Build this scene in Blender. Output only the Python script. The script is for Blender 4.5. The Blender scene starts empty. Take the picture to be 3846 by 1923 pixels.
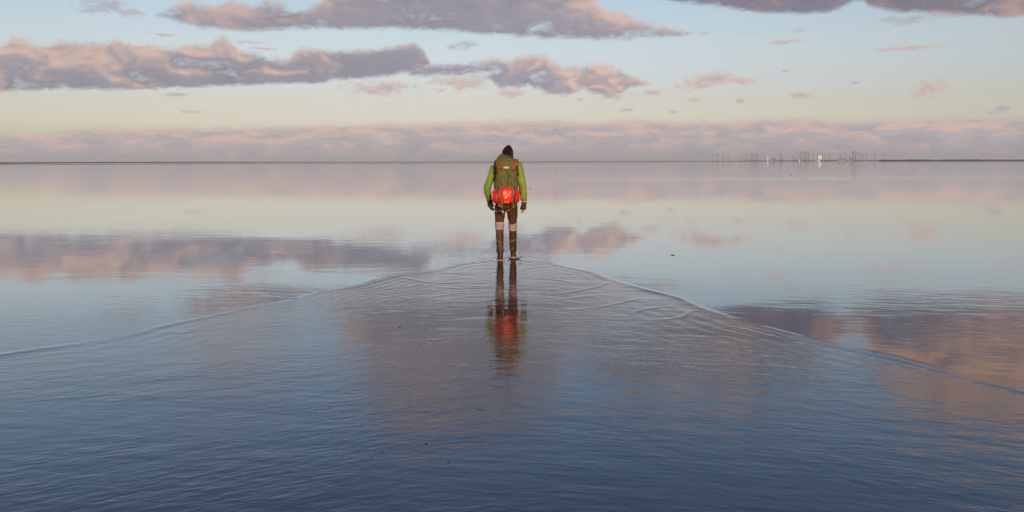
import bpy, bmesh, math, random
import numpy as np
from mathutils import Vector, Matrix

R = math.radians
scene = bpy.context.scene
COL = scene.collection

# ------------------------------------------------------------------ camera
cam_data = bpy.data.cameras.new('camera')
camera = bpy.data.objects.new('camera', cam_data)
COL.objects.link(camera)
cam_data.sensor_width = 36.0
cam_data.lens = 29.0
cam_data.clip_start = 0.1
cam_data.clip_end = 60000.0
CAM_H = 1.54
camera.matrix_world = (Matrix.Translation((0, 0, CAM_H)) @ Matrix.Rotation(R(90 - 6.53), 4, 'X')
                       @ Matrix.Rotation(-0.0021, 4, 'Z'))
scene.camera = camera
scene.view_settings.view_transform = 'Standard'
scene.view_settings.look = 'None'
scene.view_settings.gamma = 1.0
scene.view_settings.exposure = 0.0
scene.view_settings.use_curve_mapping = False
scene.render.engine = 'CYCLES'
scene.cycles.use_denoising = True
scene.cycles.denoiser = "OPENIMAGEDENOISE"
scene.cycles.max_bounces = 6
scene.cycles.volume_bounces = 0
scene.cycles.sample_clamp_indirect = 6.0

SUN_EL, SUN_AZ = 8.0, 171.0            # compass azimuth from +Y towards +X: behind the camera, to the right

def lin(r, g, b):
    f = lambda c: c / 12.92 if c <= 0.04045 else ((c + 0.055) / 1.055) ** 2.4
    return (f(r / 255), f(g / 255), f(b / 255), 1.0)

# ------------------------------------------------------------------ sky outlines (azimuth, elevation in degrees)
M1_TOP = [
    (-32.4,6.75),(-31.24,6.61),(-30.61,7.21),(-29.91,7.14),(-29.22,6.92),(-28.26,7.28),(-27.11,7.28),
    (-26.34,7.51),(-25.7,7.37),(-25.14,7.63),(-24.49,7.32),(-23.59,7.25),(-22.69,7.1),(-21.53,7.23),(-20.58,7.44),
    (-19.63,7.44),(-19.25,7.82),(-18.77,7.92),(-18.3,7.59),(-17.95,7.14),(-16.72,7.03),(-16.11,6.75),
    (-14.86,6.66),(-14.59,7.1),(-14.08,7.44),(-13.44,7.54),(-11.64,7.38),(-9.68,7.43),(-8.36,7.66),(-6.63,7.89),
    (-6.03,7.56),(-5.64,6.84),(-5.33,5.93),(-4.8,5.14),]
M1_BOT = [
    (-32.57,4.03),(-31.4,4.12),(-28.33,4.29),(-25.08,4.45),(-22.81,4.58),(-20.46,4.74),(-18.65,4.87),(-16.8,4.97),
    (-14.66,5.09),(-13.51,5.09),(-11.69,5.41),(-9.73,5.54),(-8,5.69),(-6.93,5.84),(-4.78,6.85),]
M2_TOP = [
    (-7.75,5.12),(-7.07,5.65),(-6.66,6.31),(-5.72,6.58),(-5.05,6.58),(-3.97,6.59),(-2.76,6.73),(-1.81,6.81),
    (-1.27,6.94),(-0.19,6.86),(0.35,7.04),(1.38,7.27),(2.33,7.19),(2.6,6.8),(3.54,6.58),(4.08,6.65),(5.16,6.56),
    (6.1,6.55),(7.03,6.33),(7.62,6.37),(7.84,5.79),(8.37,5.81),(8.91,5.46),(9.49,5.06),(10.04,4.27),]
M2_BOT = [
    (-7.73,5.91),(-6.67,5.73),(-5.6,5.72),(-4.52,5.86),(-2.9,5.81),(-1.55,5.63),(-0.87,5.02),(-0.19,4.97),
    (0.89,5.07),(1.44,4.96),(2.79,4.53),(3.88,4.58),(4.95,4.94),(5.5,4.56),(6.31,4.45),(7.38,4.57),(8.17,4.9),
    (8.97,4.99),(10.02,5.31),]
T1_TOP = [
    (-24.2,8.2),(-23.1,8.9),(-22.4,9.5),(-21.5,9.9),(-20.3,10.15),(-19.4,9.95),(-18.2,10.35),(-17,10.1),
    (-16.2,10.5),(-15,10.35),(-13.6,10),(-12.4,10.7),(-11.2,12.6),(-10,15),(-8.5,16.6),(-7,17.4),(-5,17.9),
    (-2,18.2),(0,18),(2,16.8),(4,14.2),(5.2,11.2),(6.2,10),(7.3,9.75),(8.9,9.3),(10.4,8.9),(11.7,8.5),(13,8),]
T1_BOT = [
    (-24.17,9.26),(-22.78,9),(-21.8,8.77),(-20.54,8.44),(-19.11,8.39),(-17.29,8.32),(-15.43,8.52),(-14.17,8.64),
    (-11.22,8.66),(-7.95,8.79),(-5.96,8.72),(-4.09,8.66),(-2.34,8.49),(0.03,8.34),(2.73,8.17),(5.41,8.14),
    (7.54,8.1),(9.39,8.16),(11.52,8.23),(13.07,8.33),]
T2_TOP = [
    (2,10.6),(3.5,11.5),(5,13.2),(7,14.8),(9,15.4),(12,15),(14,15.5),(17,15),(19.5,13.6),(21,12.4),(22.4,11),
    (23.3,11),(24.3,12.6),(26,14.8),(28,15.6),(31,16),(33.5,16),]
T2_BOT = [
    (2,12),(3.5,11.6),(6,11.2),(7.29,11.36),(9.66,10.67),(11.48,10.26),(12.59,10.09),(13.86,9.89),(15.76,9.56),
    (17.61,9.32),(19.42,9.22),(20.61,9.26),(21.3,9.48),(21.75,9.81),(22.37,9.88),(22.84,9.49),(23.49,9.22),
    (24.06,9.03),(26.05,8.77),(27.34,8.58),(29.43,8.34),(30.44,8.21),(31.19,8.24),(33.57,7.93),]
L_TOP = [
    (-32.73,1.54),(-31.55,1.65),(-29.52,1.75),(-27.82,2.13),(-22.92,2.23),(-18.13,2.32),(-11.77,2.56),(-5.1,2.72),
    (0.02,2.83),(3.07,2.9),(4.43,2.76),(5.78,2.7),(7.4,2.84),(8.47,2.89),(11.12,2.73),(14.75,2.63),(15.5,2.77),
    (16.26,2.84),(19.95,2.8),(21.15,2.62),(24.63,2.55),(26.4,2.6),(27.91,2.64),(31.52,2.58),(33.92,2.44),]
PUFF_PINK = [
    (-8.95,4.92,2.54,0.4),(-3.44,5.33,2.43,0.45),(-0.06,4.62,1.03,0.24),(3.33,4.79,1.22,0.32),
    (6.57,4.71,1.34,0.45),(12.63,5.08,1.59,0.36),(13.52,5.37,1.78,0.36),(14.93,5.25,1.51,0.23),
    (26.63,4.48,1.08,0.38),(26.1,4.22,0.55,0.29),(19.13,4.18,0.77,0.2),(18.69,4.21,0.49,0.16),
    (18.08,7.6,1.26,0.13),(12.81,8.34,0.46,0.15),(-17.32,7.68,1.12,0.08),(-16.47,7.32,1,0.07),
    (-21.05,3.21,0.72,0.1),(15.22,3.99,0.4,0.13),(7.79,3.48,0.53,0.1),(10.92,3.31,0.42,0.1),
    (12.26,4.07,0.37,0.13),(9.55,4.59,0.8,0.18),(-22.42,7.88,0.93,0.07),(25.31,6.87,2.59,0.09),
    (-19.4,12.7,3.4,1.05),(-16.4,13.2,1.6,0.5),(-22.5,12,1.3,0.4),(-6.3,17.5,2.9,0.9),(-3.5,16.4,1.6,0.4),
    (-9.2,15.9,1.2,0.35),]
PUFF_GREY = [
    (-3.15,7.87,0.81,0.26),(-3.96,7.68,0.48,0.16),(17.98,5.74,0.27,0.1),(22.3,4.89,0.35,0.1),
    (30.37,3.08,0.57,0.14),(29.77,2.84,0.41,0.07),(-21.89,4.26,0.94,0.12),(-24.17,9.14,1.01,0.24),
    (-25.59,9.39,1.55,0.37),(-26.37,9.03,0.87,0.14),(25.08,8.52,1.63,0.23),(6.98,4.33,0.85,0.16),
    (4.69,4.2,0.32,0.08),]


# ------------------------------------------------------------------ world
world = bpy.data.worlds.new('World')
scene.world = world
world.use_nodes = True
WT = world.node_tree
WT.nodes.clear()

class Net:
    """small helper that writes node networks"""
    def __init__(self, tree):
        self.t = tree
    def new(self, kind, **props):
        n = self.t.nodes.new(kind)
        for k, v in props.items():
            setattr(n, k, v)
        return n
    def put(self, sock, v):
        if isinstance(v, bpy.types.NodeSocket):
            self.t.links.new(v, sock)
        elif v is not None:
            sock.default_value = v
    def m(self, op, a, b=None, c=None, clamp=False):
        n = self.new('ShaderNodeMath', operation=op, use_clamp=clamp)
        for i, v in enumerate((a, b, c)):
            if v is not None:
                self.put(n.inputs[i], v)
        return n.outputs[0]
    def vec(self, x, y, z=0.0):
        n = self.new('ShaderNodeCombineXYZ')
        for i, v in enumerate((x, y, z)):
            self.put(n.inputs[i], v)
        return n.outputs[0]
    def noise(self, v, scale=1.0, detail=5.0, rough=0.55, dist=0.0, dim='2D', lac=2.0):
        n = self.new('ShaderNodeTexNoise', noise_dimensions=dim)
        self.put(n.inputs['Vector'], v)
        n.inputs['Scale'].default_value = scale
        n.inputs['Detail'].default_value = detail
        n.inputs['Roughness'].default_value = rough
        n.inputs['Lacunarity'].default_value = lac
        n.inputs['Distortion'].default_value = dist
        return n.outputs[0]
    def smooth(self, v, a=0.0, b=1.0, lo=0.0, hi=1.0):
        n = self.new('ShaderNodeMapRange', interpolation_type='SMOOTHSTEP')
        self.put(n.inputs[0], v)
        for i, q in enumerate((a, b, lo, hi)):
            self.put(n.inputs[i + 1], q)
        return n.outputs[0]
    def lerp(self, v, a, b, lo, hi):
        n = self.new('ShaderNodeMapRange')
        self.put(n.inputs[0], v)
        for i, q in enumerate((a, b, lo, hi)):
            self.put(n.inputs[i + 1], q)
        return n.outputs[0]
    def mix(self, f, a, b, mode='MIX'):
        n = self.new('ShaderNodeMix', data_type='RGBA', blend_type=mode)
        self.put(n.inputs[0], f)
        self.put(n.inputs[6], a)
        self.put(n.inputs[7], b)
        return n.outputs[2]
    def ramp(self, f, stops):
        n = self.new('ShaderNodeValToRGB')
        cr = n.color_ramp
        while len(cr.elements) < len(stops):
            cr.elements.new(0.5)
        for e, (p, c) in zip(cr.elements, stops):
            e.position = p
            e.color = c
        self.put(n.inputs[0], f)
        return n.outputs[0]
    def curve(self, f, pts, x0, x1, y0, y1):
        """float curve through pts; f, x and y in their own units"""
        n = self.new('ShaderNodeFloatCurve')
        cv = n.mapping.curves[0]
        P = sorted(pts)
        Q = [((x - x0) / (x1 - x0), (y - y0) / (y1 - y0)) for x, y in P]
        if Q[0][0] > 0: Q = [(0.0, Q[0][1])] + Q
        if Q[-1][0] < 1: Q = Q + [(1.0, Q[-1][1])]
        while len(cv.points) < len(Q):
            cv.points.new(0.5, 0.5)
        for p, q in zip(cv.points, Q):
            p.location = q
            p.handle_type = 'VECTOR'
        n.mapping.update()
        u = self.lerp(f, x0, x1, 0.0, 1.0)
        self.put(n.inputs['Value'], u)
        return self.m('MULTIPLY_ADD', n.outputs[0], y1 - y0, y0)

W = Net(WT)
tc = W.new('ShaderNodeTexCoord')
sep = W.new('ShaderNodeSeparateXYZ')
WT.links.new(tc.outputs['Generated'], sep.inputs[0])
AZ = W.m('MULTIPLY', W.m('ARCTAN2', sep.outputs[0], sep.outputs[1]), 180 / math.pi)
EL = W.m('MULTIPLY', W.m('ARCSINE', sep.outputs[2]), 180 / math.pi)

nish = W.new('ShaderNodeTexSky', sky_type='NISHITA', sun_disc=False)
nish.sun_elevation = R(SUN_EL)
nish.sun_rotation = R(SUN_AZ)
nish.sun_intensity = 1.0
# the thin evening air scatters more blue than the plain model: one smooth tint by height above the horizon
TINT = [(0, (1.40, 1.50, 2.7)), (1, (1.36, 1.48, 2.55)), (2, (1.35, 1.39, 2.22)), (4, (1.38, 1.235, 1.65)), (6, (1.48, 1.32, 1.65)),
        (8, (1.61, 1.43, 1.62)), (10.5, (1.61, 1.49, 1.65)), (14, (1.66, 1.52, 1.70)), (18, (1.50, 1.45, 1.76)), (24, (1.22, 1.27, 1.72)), (45, (1.4, 1.46, 1.85)), (90, (1.4, 1.45, 1.8))]
up = W.m('POWER', W.m('DIVIDE', W.m('MAXIMUM', EL, 0.0), 90.0), 0.5)
tint = W.ramp(up, [((e / 90) ** 0.5, (r / 3, g / 3, b / 3, 1)) for e, (r, g, b) in TINT])
sky = W.mix(1.0, nish.outputs[0], tint, 'MULTIPLY')
sky = W.mix(1.0, sky, (3, 3, 3, 1), 'MULTIPLY')
STR = 0.1
def c10(r, g, b):                       # a colour of the sky, before the background strength
    c = lin(r, g, b)
    return (c[0] / STR, c[1] / STR, c[2] / STR, 1)

def bank(below, top, bot, lit_at, a_top, a_bot, s_top, s_bot, sx, sy, seed, dark, light, relief=5.0, alpha=1.0, bias=0.0, gaps=None, grit=0.7):
    """one bank of cloud between two outlines; noise frays its edges, and light from above and behind picks out its billows"""
    v1 = W.vec(W.m('MULTIPLY_ADD', AZ, sx, seed), W.m('MULTIPLY', EL, sy))
    v2 = W.vec(W.m('MULTIPLY_ADD', AZ, sx, seed + 0.25 * sx), W.m('MULTIPLY_ADD', EL, sy, 0.34 * sy))
    n1 = W.noise(v1, 1.0, 7.0, 0.60, 0.25)
    m1 = W.noise(v1, 1.0, 3.2, 0.5, 0.4)
    n2 = W.noise(v2, 1.0, 3.2, 0.5, 0.4)
    T = W.curve(AZ, top, -45, 45, 0, 20)
    B = W.curve(AZ, bot, -45, 45, 0, 20)
    L = W.curve(AZ, lit_at, -45, 45, -1, 2)
    k = W.m('SUBTRACT', n1, 0.5)
    dt = W.m('DIVIDE', W.m('SUBTRACT', W.m('MULTIPLY_ADD', k, a_top, T), EL), s_top)
    db = W.m('DIVIDE', W.m('ADD', W.m('SUBTRACT', EL, B), W.m('MULTIPLY', k, a_bot)), s_bot)
    wisp = W.noise(W.vec(W.m('MULTIPLY_ADD', AZ, sx * 3.6, seed + 50), W.m('MULTIPLY', EL, sy * 4.2)), 1.0, 6.0, 0.66, 0.6)
    w0 = W.m('SUBTRACT', wisp, 0.5)
    dn = W.smooth(W.m('MULTIPLY_ADD', w0, 1.9, W.m('MINIMUM', dt, db)), -0.45, 1.05)
    if gaps is not None:
        dn = W.m('MULTIPLY', dn, W.smooth(W.m('MULTIPLY_ADD', k, 2.2, W.curve(AZ, gaps, -45, 45, -1, 2)), 0.0, 0.7))
    h = W.m('DIVIDE', W.m('SUBTRACT', EL, B), W.m('MAXIMUM', W.m('SUBTRACT', T, B), 0.4))
    bil = W.m('MULTIPLY_ADD', W.m('SUBTRACT', m1, 0.5), 0.9, W.m('MULTIPLY', W.m('SUBTRACT', m1, n2), relief * 0.42))
    q = W.m('ADD', W.m('ADD', W.m('MULTIPLY_ADD', h, 1.25, -0.62 + bias), bil), L)
    q = W.m('MULTIPLY_ADD', w0, grit, W.m('MULTIPLY_ADD', k, 1.3, q))
    lit = W.smooth(q, -0.35, 1.25)
    mott = W.lerp(n2, 0.3, 0.7, 0.90, 1.10)
    dk = W.mix(1.0, dark, W.vec(mott, mott, mott), 'MULTIPLY')
    colr = W.mix(lit, dk, light)
    return W.mix(W.m('MULTIPLY', dn, alpha), below, colr)

def puffs(below, spots, sx, sy, seed, dark, light, fray, alpha):
    wob = W.new('ShaderNodeTexNoise', noise_dimensions='2D')
    W.put(wob.inputs['Vector'], W.vec(W.m('MULTIPLY_ADD', AZ, sx, seed), W.m('MULTIPLY', EL, sy)))
    wob.inputs['Scale'].default_value = 1.0
    wob.inputs['Detail'].default_value = 7.0
    wob.inputs['Roughness'].default_value = 0.7
    wob.inputs['Distortion'].default_value = 0.5
    n = W.m('SUBTRACT', wob.outputs[0], 0.5)
    best = None
    p = W.vec(AZ, W.m('MULTIPLY_ADD', n, 0.35, EL))
    for a, e, ra, re in spots:
        s = W.new('ShaderNodeVectorMath', operation='MULTIPLY_ADD')
        W.put(s.inputs[0], p)
        ra, re = ra * 1.15, re * 1.5
        s.inputs[1].default_value = (1 / ra, 1 / re, 0)
        s.inputs[2].default_value = (-a / ra, -e / re, 0)
        ln = W.new('ShaderNodeVectorMath', operation='LENGTH')
        WT.links.new(s.outputs[0], ln.inputs[0])
        best = ln.outputs['Value'] if best is None else W.m('MINIMUM', best, ln.outputs['Value'])
    f = W.m('MULTIPLY_ADD', n, fray, W.m('SUBTRACT', 1.05, best))
    dn = W.smooth(f, -0.05, 0.95)
    n2 = W.noise(W.vec(W.m('MULTIPLY_ADD', AZ, sx, seed + 0.1), W.m('MULTIPLY_ADD', EL, sy, 0.2 * sy)), 1.0, 4.0, 0.55)
    lit = W.smooth(W.m('MULTIPLY_ADD', W.m('SUBTRACT', wob.outputs[0], n2), 3.0, 0.5), -0.2, 1.1)
    return W.mix(W.m('MULTIPLY', dn, alpha), below, W.mix(lit, dark, light))

# the low bank along the horizon, streaked and half lit
low_light = c10(216, 187, 177)
sky = bank(sky, L_TOP, [(-45, -3), (45, -3)], [(-32, 0.15), (-20, 0.2), (-8, 0.22), (0, 0.18), (10, 0.08), (32, -0.05)],
           0.7, 0.2, 0.4, 0.3, 0.46, 1.7, 3.7, c10(176, 169, 175), low_light, relief=4.0, alpha=0.95, grit=2.2)
sky = puffs(sky, PUFF_PINK, 1.1, 2.4, 11.3, c10(186, 170, 173), c10(216, 187, 178), 2.6, 0.85)
sky = puffs(sky, PUFF_GREY, 1.1, 2.4, 5.1, c10(163, 162, 174), c10(182, 178, 184), 2.6, 0.75)
sky = bank(sky, M1_TOP, M1_BOT, [(-32, 0.3), (-26, 0.3), (-21, 0.1), (-18, -0.15), (-15, 0.0), (-13, 0.05), (-10.5, -0.55), (-6, -0.7)],
           0.9, 0.35, 0.40, 0.22, 0.40, 0.75, 1.9, c10(149, 147, 158), c10(212, 185, 174), relief=5.0, gaps=[(-45, 0.80), (45, 0.80)])
sky = bank(sky, M2_TOP, M2_BOT, [(-7, -0.45), (-2, -0.35), (1, -0.1), (2.5, -0.05), (4, 0.35), (8, 0.4), (10, 0.3)],
           0.8, 0.6, 0.40, 0.30, 0.45, 0.9, 7.7, c10(158, 153, 165), c10(221, 191, 178), relief=5.0, gaps=[(-45, 0.70), (45, 0.70)])
sky = bank(sky, T1_TOP, T1_BOT, [(-25, 0.3), (-20, 0.25), (-16, 0.2), (-12, 0.1), (-8, 0.05), (-3, -0.12), (2, -0.1), (6, 0.3), (10, 0.35), (13, 0.2)],
           1.3, 0.35, 0.55, 0.30, 0.30, 0.55, 23.1, c10(153, 149, 160), c10(214, 185, 174), relief=4.0, gaps=[(-45, 0.66), (-8, 0.78), (6, 0.66), (45, 0.6)])
sky = bank(sky, T2_TOP, T2_BOT, [(3, -0.1), (10, 0.0), (16, 0.1), (20, -0.15), (24, 0.1), (26, 0.4), (32, 0.55)],
           1.3, 0.35, 0.6, 0.30, 0.28, 0.55, 31.4, c10(132, 128, 142), c10(228, 184, 157), relief=3.0, gaps=[(-45, 0.85), (45, 0.85)])
# air near the horizon
hz = W.m('POWER', 2.718, W.m('MULTIPLY', W.m('MAXIMUM', EL, 0.0), -1 / 0.55))
hcol = W.mix(W.smooth(AZ, -25, 25), c10(194, 187, 186), c10(172, 166, 168))
sky = W.mix(W.m('MULTIPLY', hz, 0.8), sky, hcol)
bg = W.new('ShaderNodeBackground')
W.put(bg.inputs[0], sky)
bg.inputs[1].default_value = STR
wo = W.new('ShaderNodeOutputWorld')
WT.links.new(bg.outputs[0], wo.inputs[0])
world.cycles.sampling_method = 'MANUAL'
world.cycles.sample_map_resolution = 1024

# ------------------------------------------------------------------ sun
sun_data = bpy.data.lights.new('sun', 'SUN')
sun_data.energy = 3.4
sun_data.angle = R(0.5)
sun_data.color = (1.0, 0.70, 0.43)
sun = bpy.data.objects.new('sun', sun_data)
COL.objects.link(sun)
sun_vec = Vector((math.sin(R(SUN_AZ)) * math.cos(R(SUN_EL)), math.cos(R(SUN_AZ)) * math.cos(R(SUN_EL)), math.sin(R(SUN_EL))))
sun.rotation_euler = sun_vec.to_track_quat('Z', 'Y').to_euler()
sun.location = sun_vec * 50

# ------------------------------------------------------------------ materials and mesh helpers
def material(name, rgb=(0.5, 0.5, 0.5), rough=0.6, spec=0.4, metal=0.0):
    m = bpy.data.materials.new(name)
    m.use_nodes = True
    b = m.node_tree.nodes['Principled BSDF']
    b.inputs['Base Color'].default_value = (*rgb, 1)
    b.inputs['Roughness'].default_value = rough
    b.inputs['Specular IOR Level'].default_value = spec
    b.inputs['Metallic'].default_value = metal
    return m

def mesh_obj(name, verts, faces, mat, parent=None, smooth=False, loc=(0, 0, 0)):
    me = bpy.data.meshes.new(name)
    me.from_pydata([tuple(v) for v in verts], [], [tuple(f) for f in faces])
    me.update()
    if smooth:
        me.polygons.foreach_set('use_smooth', [True] * len(me.polygons))
    if mat is not None:
        me.materials.append(mat)
    o = bpy.data.objects.new(name, me)
    COL.objects.link(o)
    o.location = loc
    if parent is not None:
        o.parent = parent
    return o

def tag(o, label, cat, group=None):
    o['label'] = label
    o['category'] = cat
    if group:
        o['group'] = group
    return o

def structure(o):
    o['kind'] = 'structure'
    return o

# ------------------------------------------------------------------ water
WAKE_LEFT = [(-4.128,6.515),(-3.836,6.799),(-3.537,7.076),(-3.407,7.326),(-3.285,7.726),(-2.955,8.299),(-2.759,8.714),(-2.446,9.143),(-2.381,9.418),(-2.263,9.708),(-1.924,10.177),(-1.719,10.767),(-1.513,11.186),(-1.116,11.592),(-0.931,12.124),(-0.602,12.655),(-0.3,12.856)]
WAKE_RIGHT = [(0.199,12.795),(0.59,12.533),(0.666,12.239),(1.074,11.514),(1.157,11.224),(1.306,10.649),(1.529,10.063),(1.74,9.595),(1.898,9.224),(1.948,8.83),(2.004,8.514),(2.138,8.069),(2.249,7.763),(2.433,7.389),(2.678,6.889),(2.917,6.507),(3.088,6.201),(3.215,5.865),(3.309,5.625),(3.433,5.394)]
CRESTS = [[(1.297,10.577),(1.039,10.07),(0.72,9.729),(0.377,9.439)],[(1.503,9.284),(1.183,8.915),(0.894,8.646),(0.46,8.417)],[(0.574,12.193),(0.301,11.92),(0.011,11.703)],[(1.033,11.068),(0.83,11.229),(0.625,11.479)],[(-1.551,11.068),(-1.179,10.614),(-0.854,10.432),(-0.666,10.678)],[(-1.108,11.507),(-0.761,11.335),(-0.482,11.25)],[(-1.552,9.699),(-1.115,9.208),(-0.778,9.483),(-0.514,9.745)],[(-0.838,9.123),(-0.475,8.987),(-0.17,9.115)],[(1.937,8.586),(1.718,8.137),(1.528,7.971),(1.21,7.934)],[(1.861,8.244),(2.02,8.07),(2.306,7.963)],[(0.271,8.978),(0.734,9.294),(1.069,9.459)],[(1.751,8.708),(1.476,8.591),(1.177,8.252)],[(-1.573,8.283),(-1.182,8.39),(-0.793,8.618),(-0.459,8.686)],[(-2.141,8.289),(-1.691,8.069),(-1.312,8.171)],[(0.231,7.65),(0.62,7.84),(1.052,7.915)],[(-0.631,12.027),(-0.393,11.887),(-0.164,12.019)],[(-1.031,10.164),(-0.622,9.964),(-0.286,10.088)],[(0.221,10.85),(0.582,10.696),(0.871,10.408)]]


def seg_dist(P, line, closed=False):
    """distance of many points to a polyline"""
    best = np.full(len(P), 1e9)
    L = np.array(line)
    for a, b in zip(L[:-1], L[1:]):
        ab = b - a
        t = np.clip(((P - a) @ ab) / (ab @ ab), 0, 1)
        best = np.minimum(best, np.hypot(*(P - (a + t[:, None] * ab)).T))
    return best

def smooth_line(pts, n=8):
    """Catmull-Rom through the points"""
    p = [Vector(q) for q in pts]
    p = [2 * p[0] - p[1]] + p + [2 * p[-1] - p[-2]]
    out = []
    for i in range(1, len(p) - 2):
        for k in range(n):
            t = k / n
            a, b, c, d = p[i - 1:i + 3]
            out.append(0.5 * ((2 * b) + (c - a) * t + (2 * a - 5 * b + 4 * c - d) * t * t + (3 * b - a - 3 * c + d) * t ** 3))
    out.append(p[-2])
    return [(v.x, v.y) for v in out]

wake_l = [(-6.2, 4.1), (-5.2, 5.2)] + WAKE_LEFT
wake_r = WAKE_RIGHT + [(3.62, 4.9), (3.8, 4.3), (4.0, 3.4)]
wake_l, wake_r = smooth_line(wake_l, 6), smooth_line(wake_r, 6)

def build_water():
    az = np.concatenate([np.linspace(-180, -46, 46)[:-1], np.linspace(-46, -36, 60)[:-1], np.linspace(-36, 36, 880)[:-1], np.linspace(36, 46, 60)[:-1], np.linspace(46, 180, 46)])
    dep = np.concatenate([np.linspace(88, 26, 40)[:-1], np.linspace(26, 10, 290)[:-1], np.linspace(10, 6, 210)[:-1], np.linspace(6, 2, 80)[:-1], np.geomspace(2, 0.0035, 90)])
    r = CAM_H / np.tan(np.radians(dep))
    A, Rr = np.meshgrid(np.radians(az), r)
    X, Y = (Rr * np.sin(A)).ravel(), (Rr * np.cos(A)).ravel()
    P = np.column_stack([X, Y])
    Z = np.zeros(len(P))
    ruf = np.zeros(len(P))
    near = np.where((np.hypot(X, Y) < 16) & (Y > -2))[0]
    Pn = P[near]
    dl, dr = seg_dist(Pn, wake_l), seg_dist(Pn, wake_r)
    # inside the wake: between the two arms
    ly = np.interp(Pn[:, 0], [p[0] for p in wake_l], [p[1] for p in wake_l], left=4.0)
    rx = np.interp(-Pn[:, 1], [-p[1] for p in wake_r], [p[0] for p in wake_r])
    lx = np.interp(Pn[:, 1], [p[1] for p in wake_l], [p[0] for p in wake_l], left=-7)
    inside = (Pn[:, 0] < rx) & (Pn[:, 0] > lx) & (Pn[:, 1] < 12.75)
    d = np.minimum(dl, dr)
    sd = np.where(inside, d, -d)
    ruf[near] = np.clip(0.5 + sd / 0.12, 0, 1) 
    rng = np.random.default_rng(5)
    def prof(s, w, amp):                 # a little front: short face outwards, long back towards the walker
        return amp * np.where(s < 0, np.exp(-(s / w) ** 2), np.exp(-(s / (2.0 * w)) ** 2))
    wob = 0.80 + 0.30 * np.sin(Pn[:, 0] * 5.1) * np.sin(Pn[:, 1] * 3.3 + 1) + 0.25 * np.sin(Pn[:, 0] * 2.1 + Pn[:, 1] * 1.7)
    wid = 0.025 + 0.0019 * Pn[:, 1]
    z = prof(sd, wid, 0.72 * wid / np.maximum(Pn[:, 1], 3.0) * wob * (1 + 0.5 * np.clip((Pn[:, 0] - 1.5) / 0.8, 0, 1)))
    # trains of wavelets following each arm of the wake, dying out inwards
    for dd, cen, seed in ((dl, wake_l, 0.0), (dr, wake_r, 2.0)):
        along = Pn[:, 0] * 0.7 + Pn[:, 1] * 0.7
        gate = np.clip(0.5 + 0.9 * np.sin(along * 1.9 + seed) * np.sin(along * 0.7 + 1.3 + seed), 0, 1)
        lam = 0.17 + 0.03 * np.sin(along * 0.9 + seed)
        tr = np.sin(2 * np.pi * dd / lam + 0.8 * np.sin(along * 2.3)) * np.exp(-dd / 0.55) * np.clip(dd / 0.10, 0, 1) * gate * (inside & (Pn[:, 1] > 6))
        z += 0.0014 * tr
    for i, c in enumerate(CRESTS):
        dc = seg_dist(Pn, smooth_line(c, 5))
        ends = np.minimum(np.hypot(*(Pn - np.array(c[0])).T), np.hypot(*(Pn - np.array(c[-1])).T))
        w = 0.03 + 0.001 * (i % 5)
        z += (0.0030 if i not in (3, 6, 9, 12, 13, 14) else 0.0015) * np.exp(-(dc / w) ** 2) * np.clip(ends / 0.25, 0, 1)
    # rings round the two boots
    for bx, by in ((-0.185, 12.75), (0.03, 13.08)):
        q = np.hypot(Pn[:, 0] - bx, Pn[:, 1] - by)
        z += 0.004 * np.sin(q * 34) * np.exp(-q / 0.28)
        ruf[near] = np.maximum(ruf[near], np.exp(-(q / 0.45) ** 2))
    Z[near] = z
    nr, na = len(r), len(az)
    me = bpy.data.meshes.new('water')
    me.vertices.add(len(P))
    me.vertices.foreach_set('co', np.column_stack([P, Z]).astype(np.float32).ravel())
    i = (np.arange(nr - 1)[:, None] * na + np.arange(na - 1)[None, :]).ravel()
    q = np.column_stack([i, i + na, i + na + 1, i + 1]).astype(np.int32)
    me.loops.add(q.size)
    me.loops.foreach_set('vertex_index', q.ravel())
    me.polygons.add(len(q))
    me.polygons.foreach_set('loop_start', np.arange(0, q.size, 4, dtype=np.int32))
    me.polygons.foreach_set('use_smooth', np.ones(len(q), bool))
    me.update(calc_edges=True)
    at = me.attributes.new('ruffle', 'FLOAT', 'POINT')
    at.data.foreach_set('value', ruf.astype(np.float32))
    o = bpy.data.objects.new('water', me)
    COL.objects.link(o)
    return structure(o)

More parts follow.
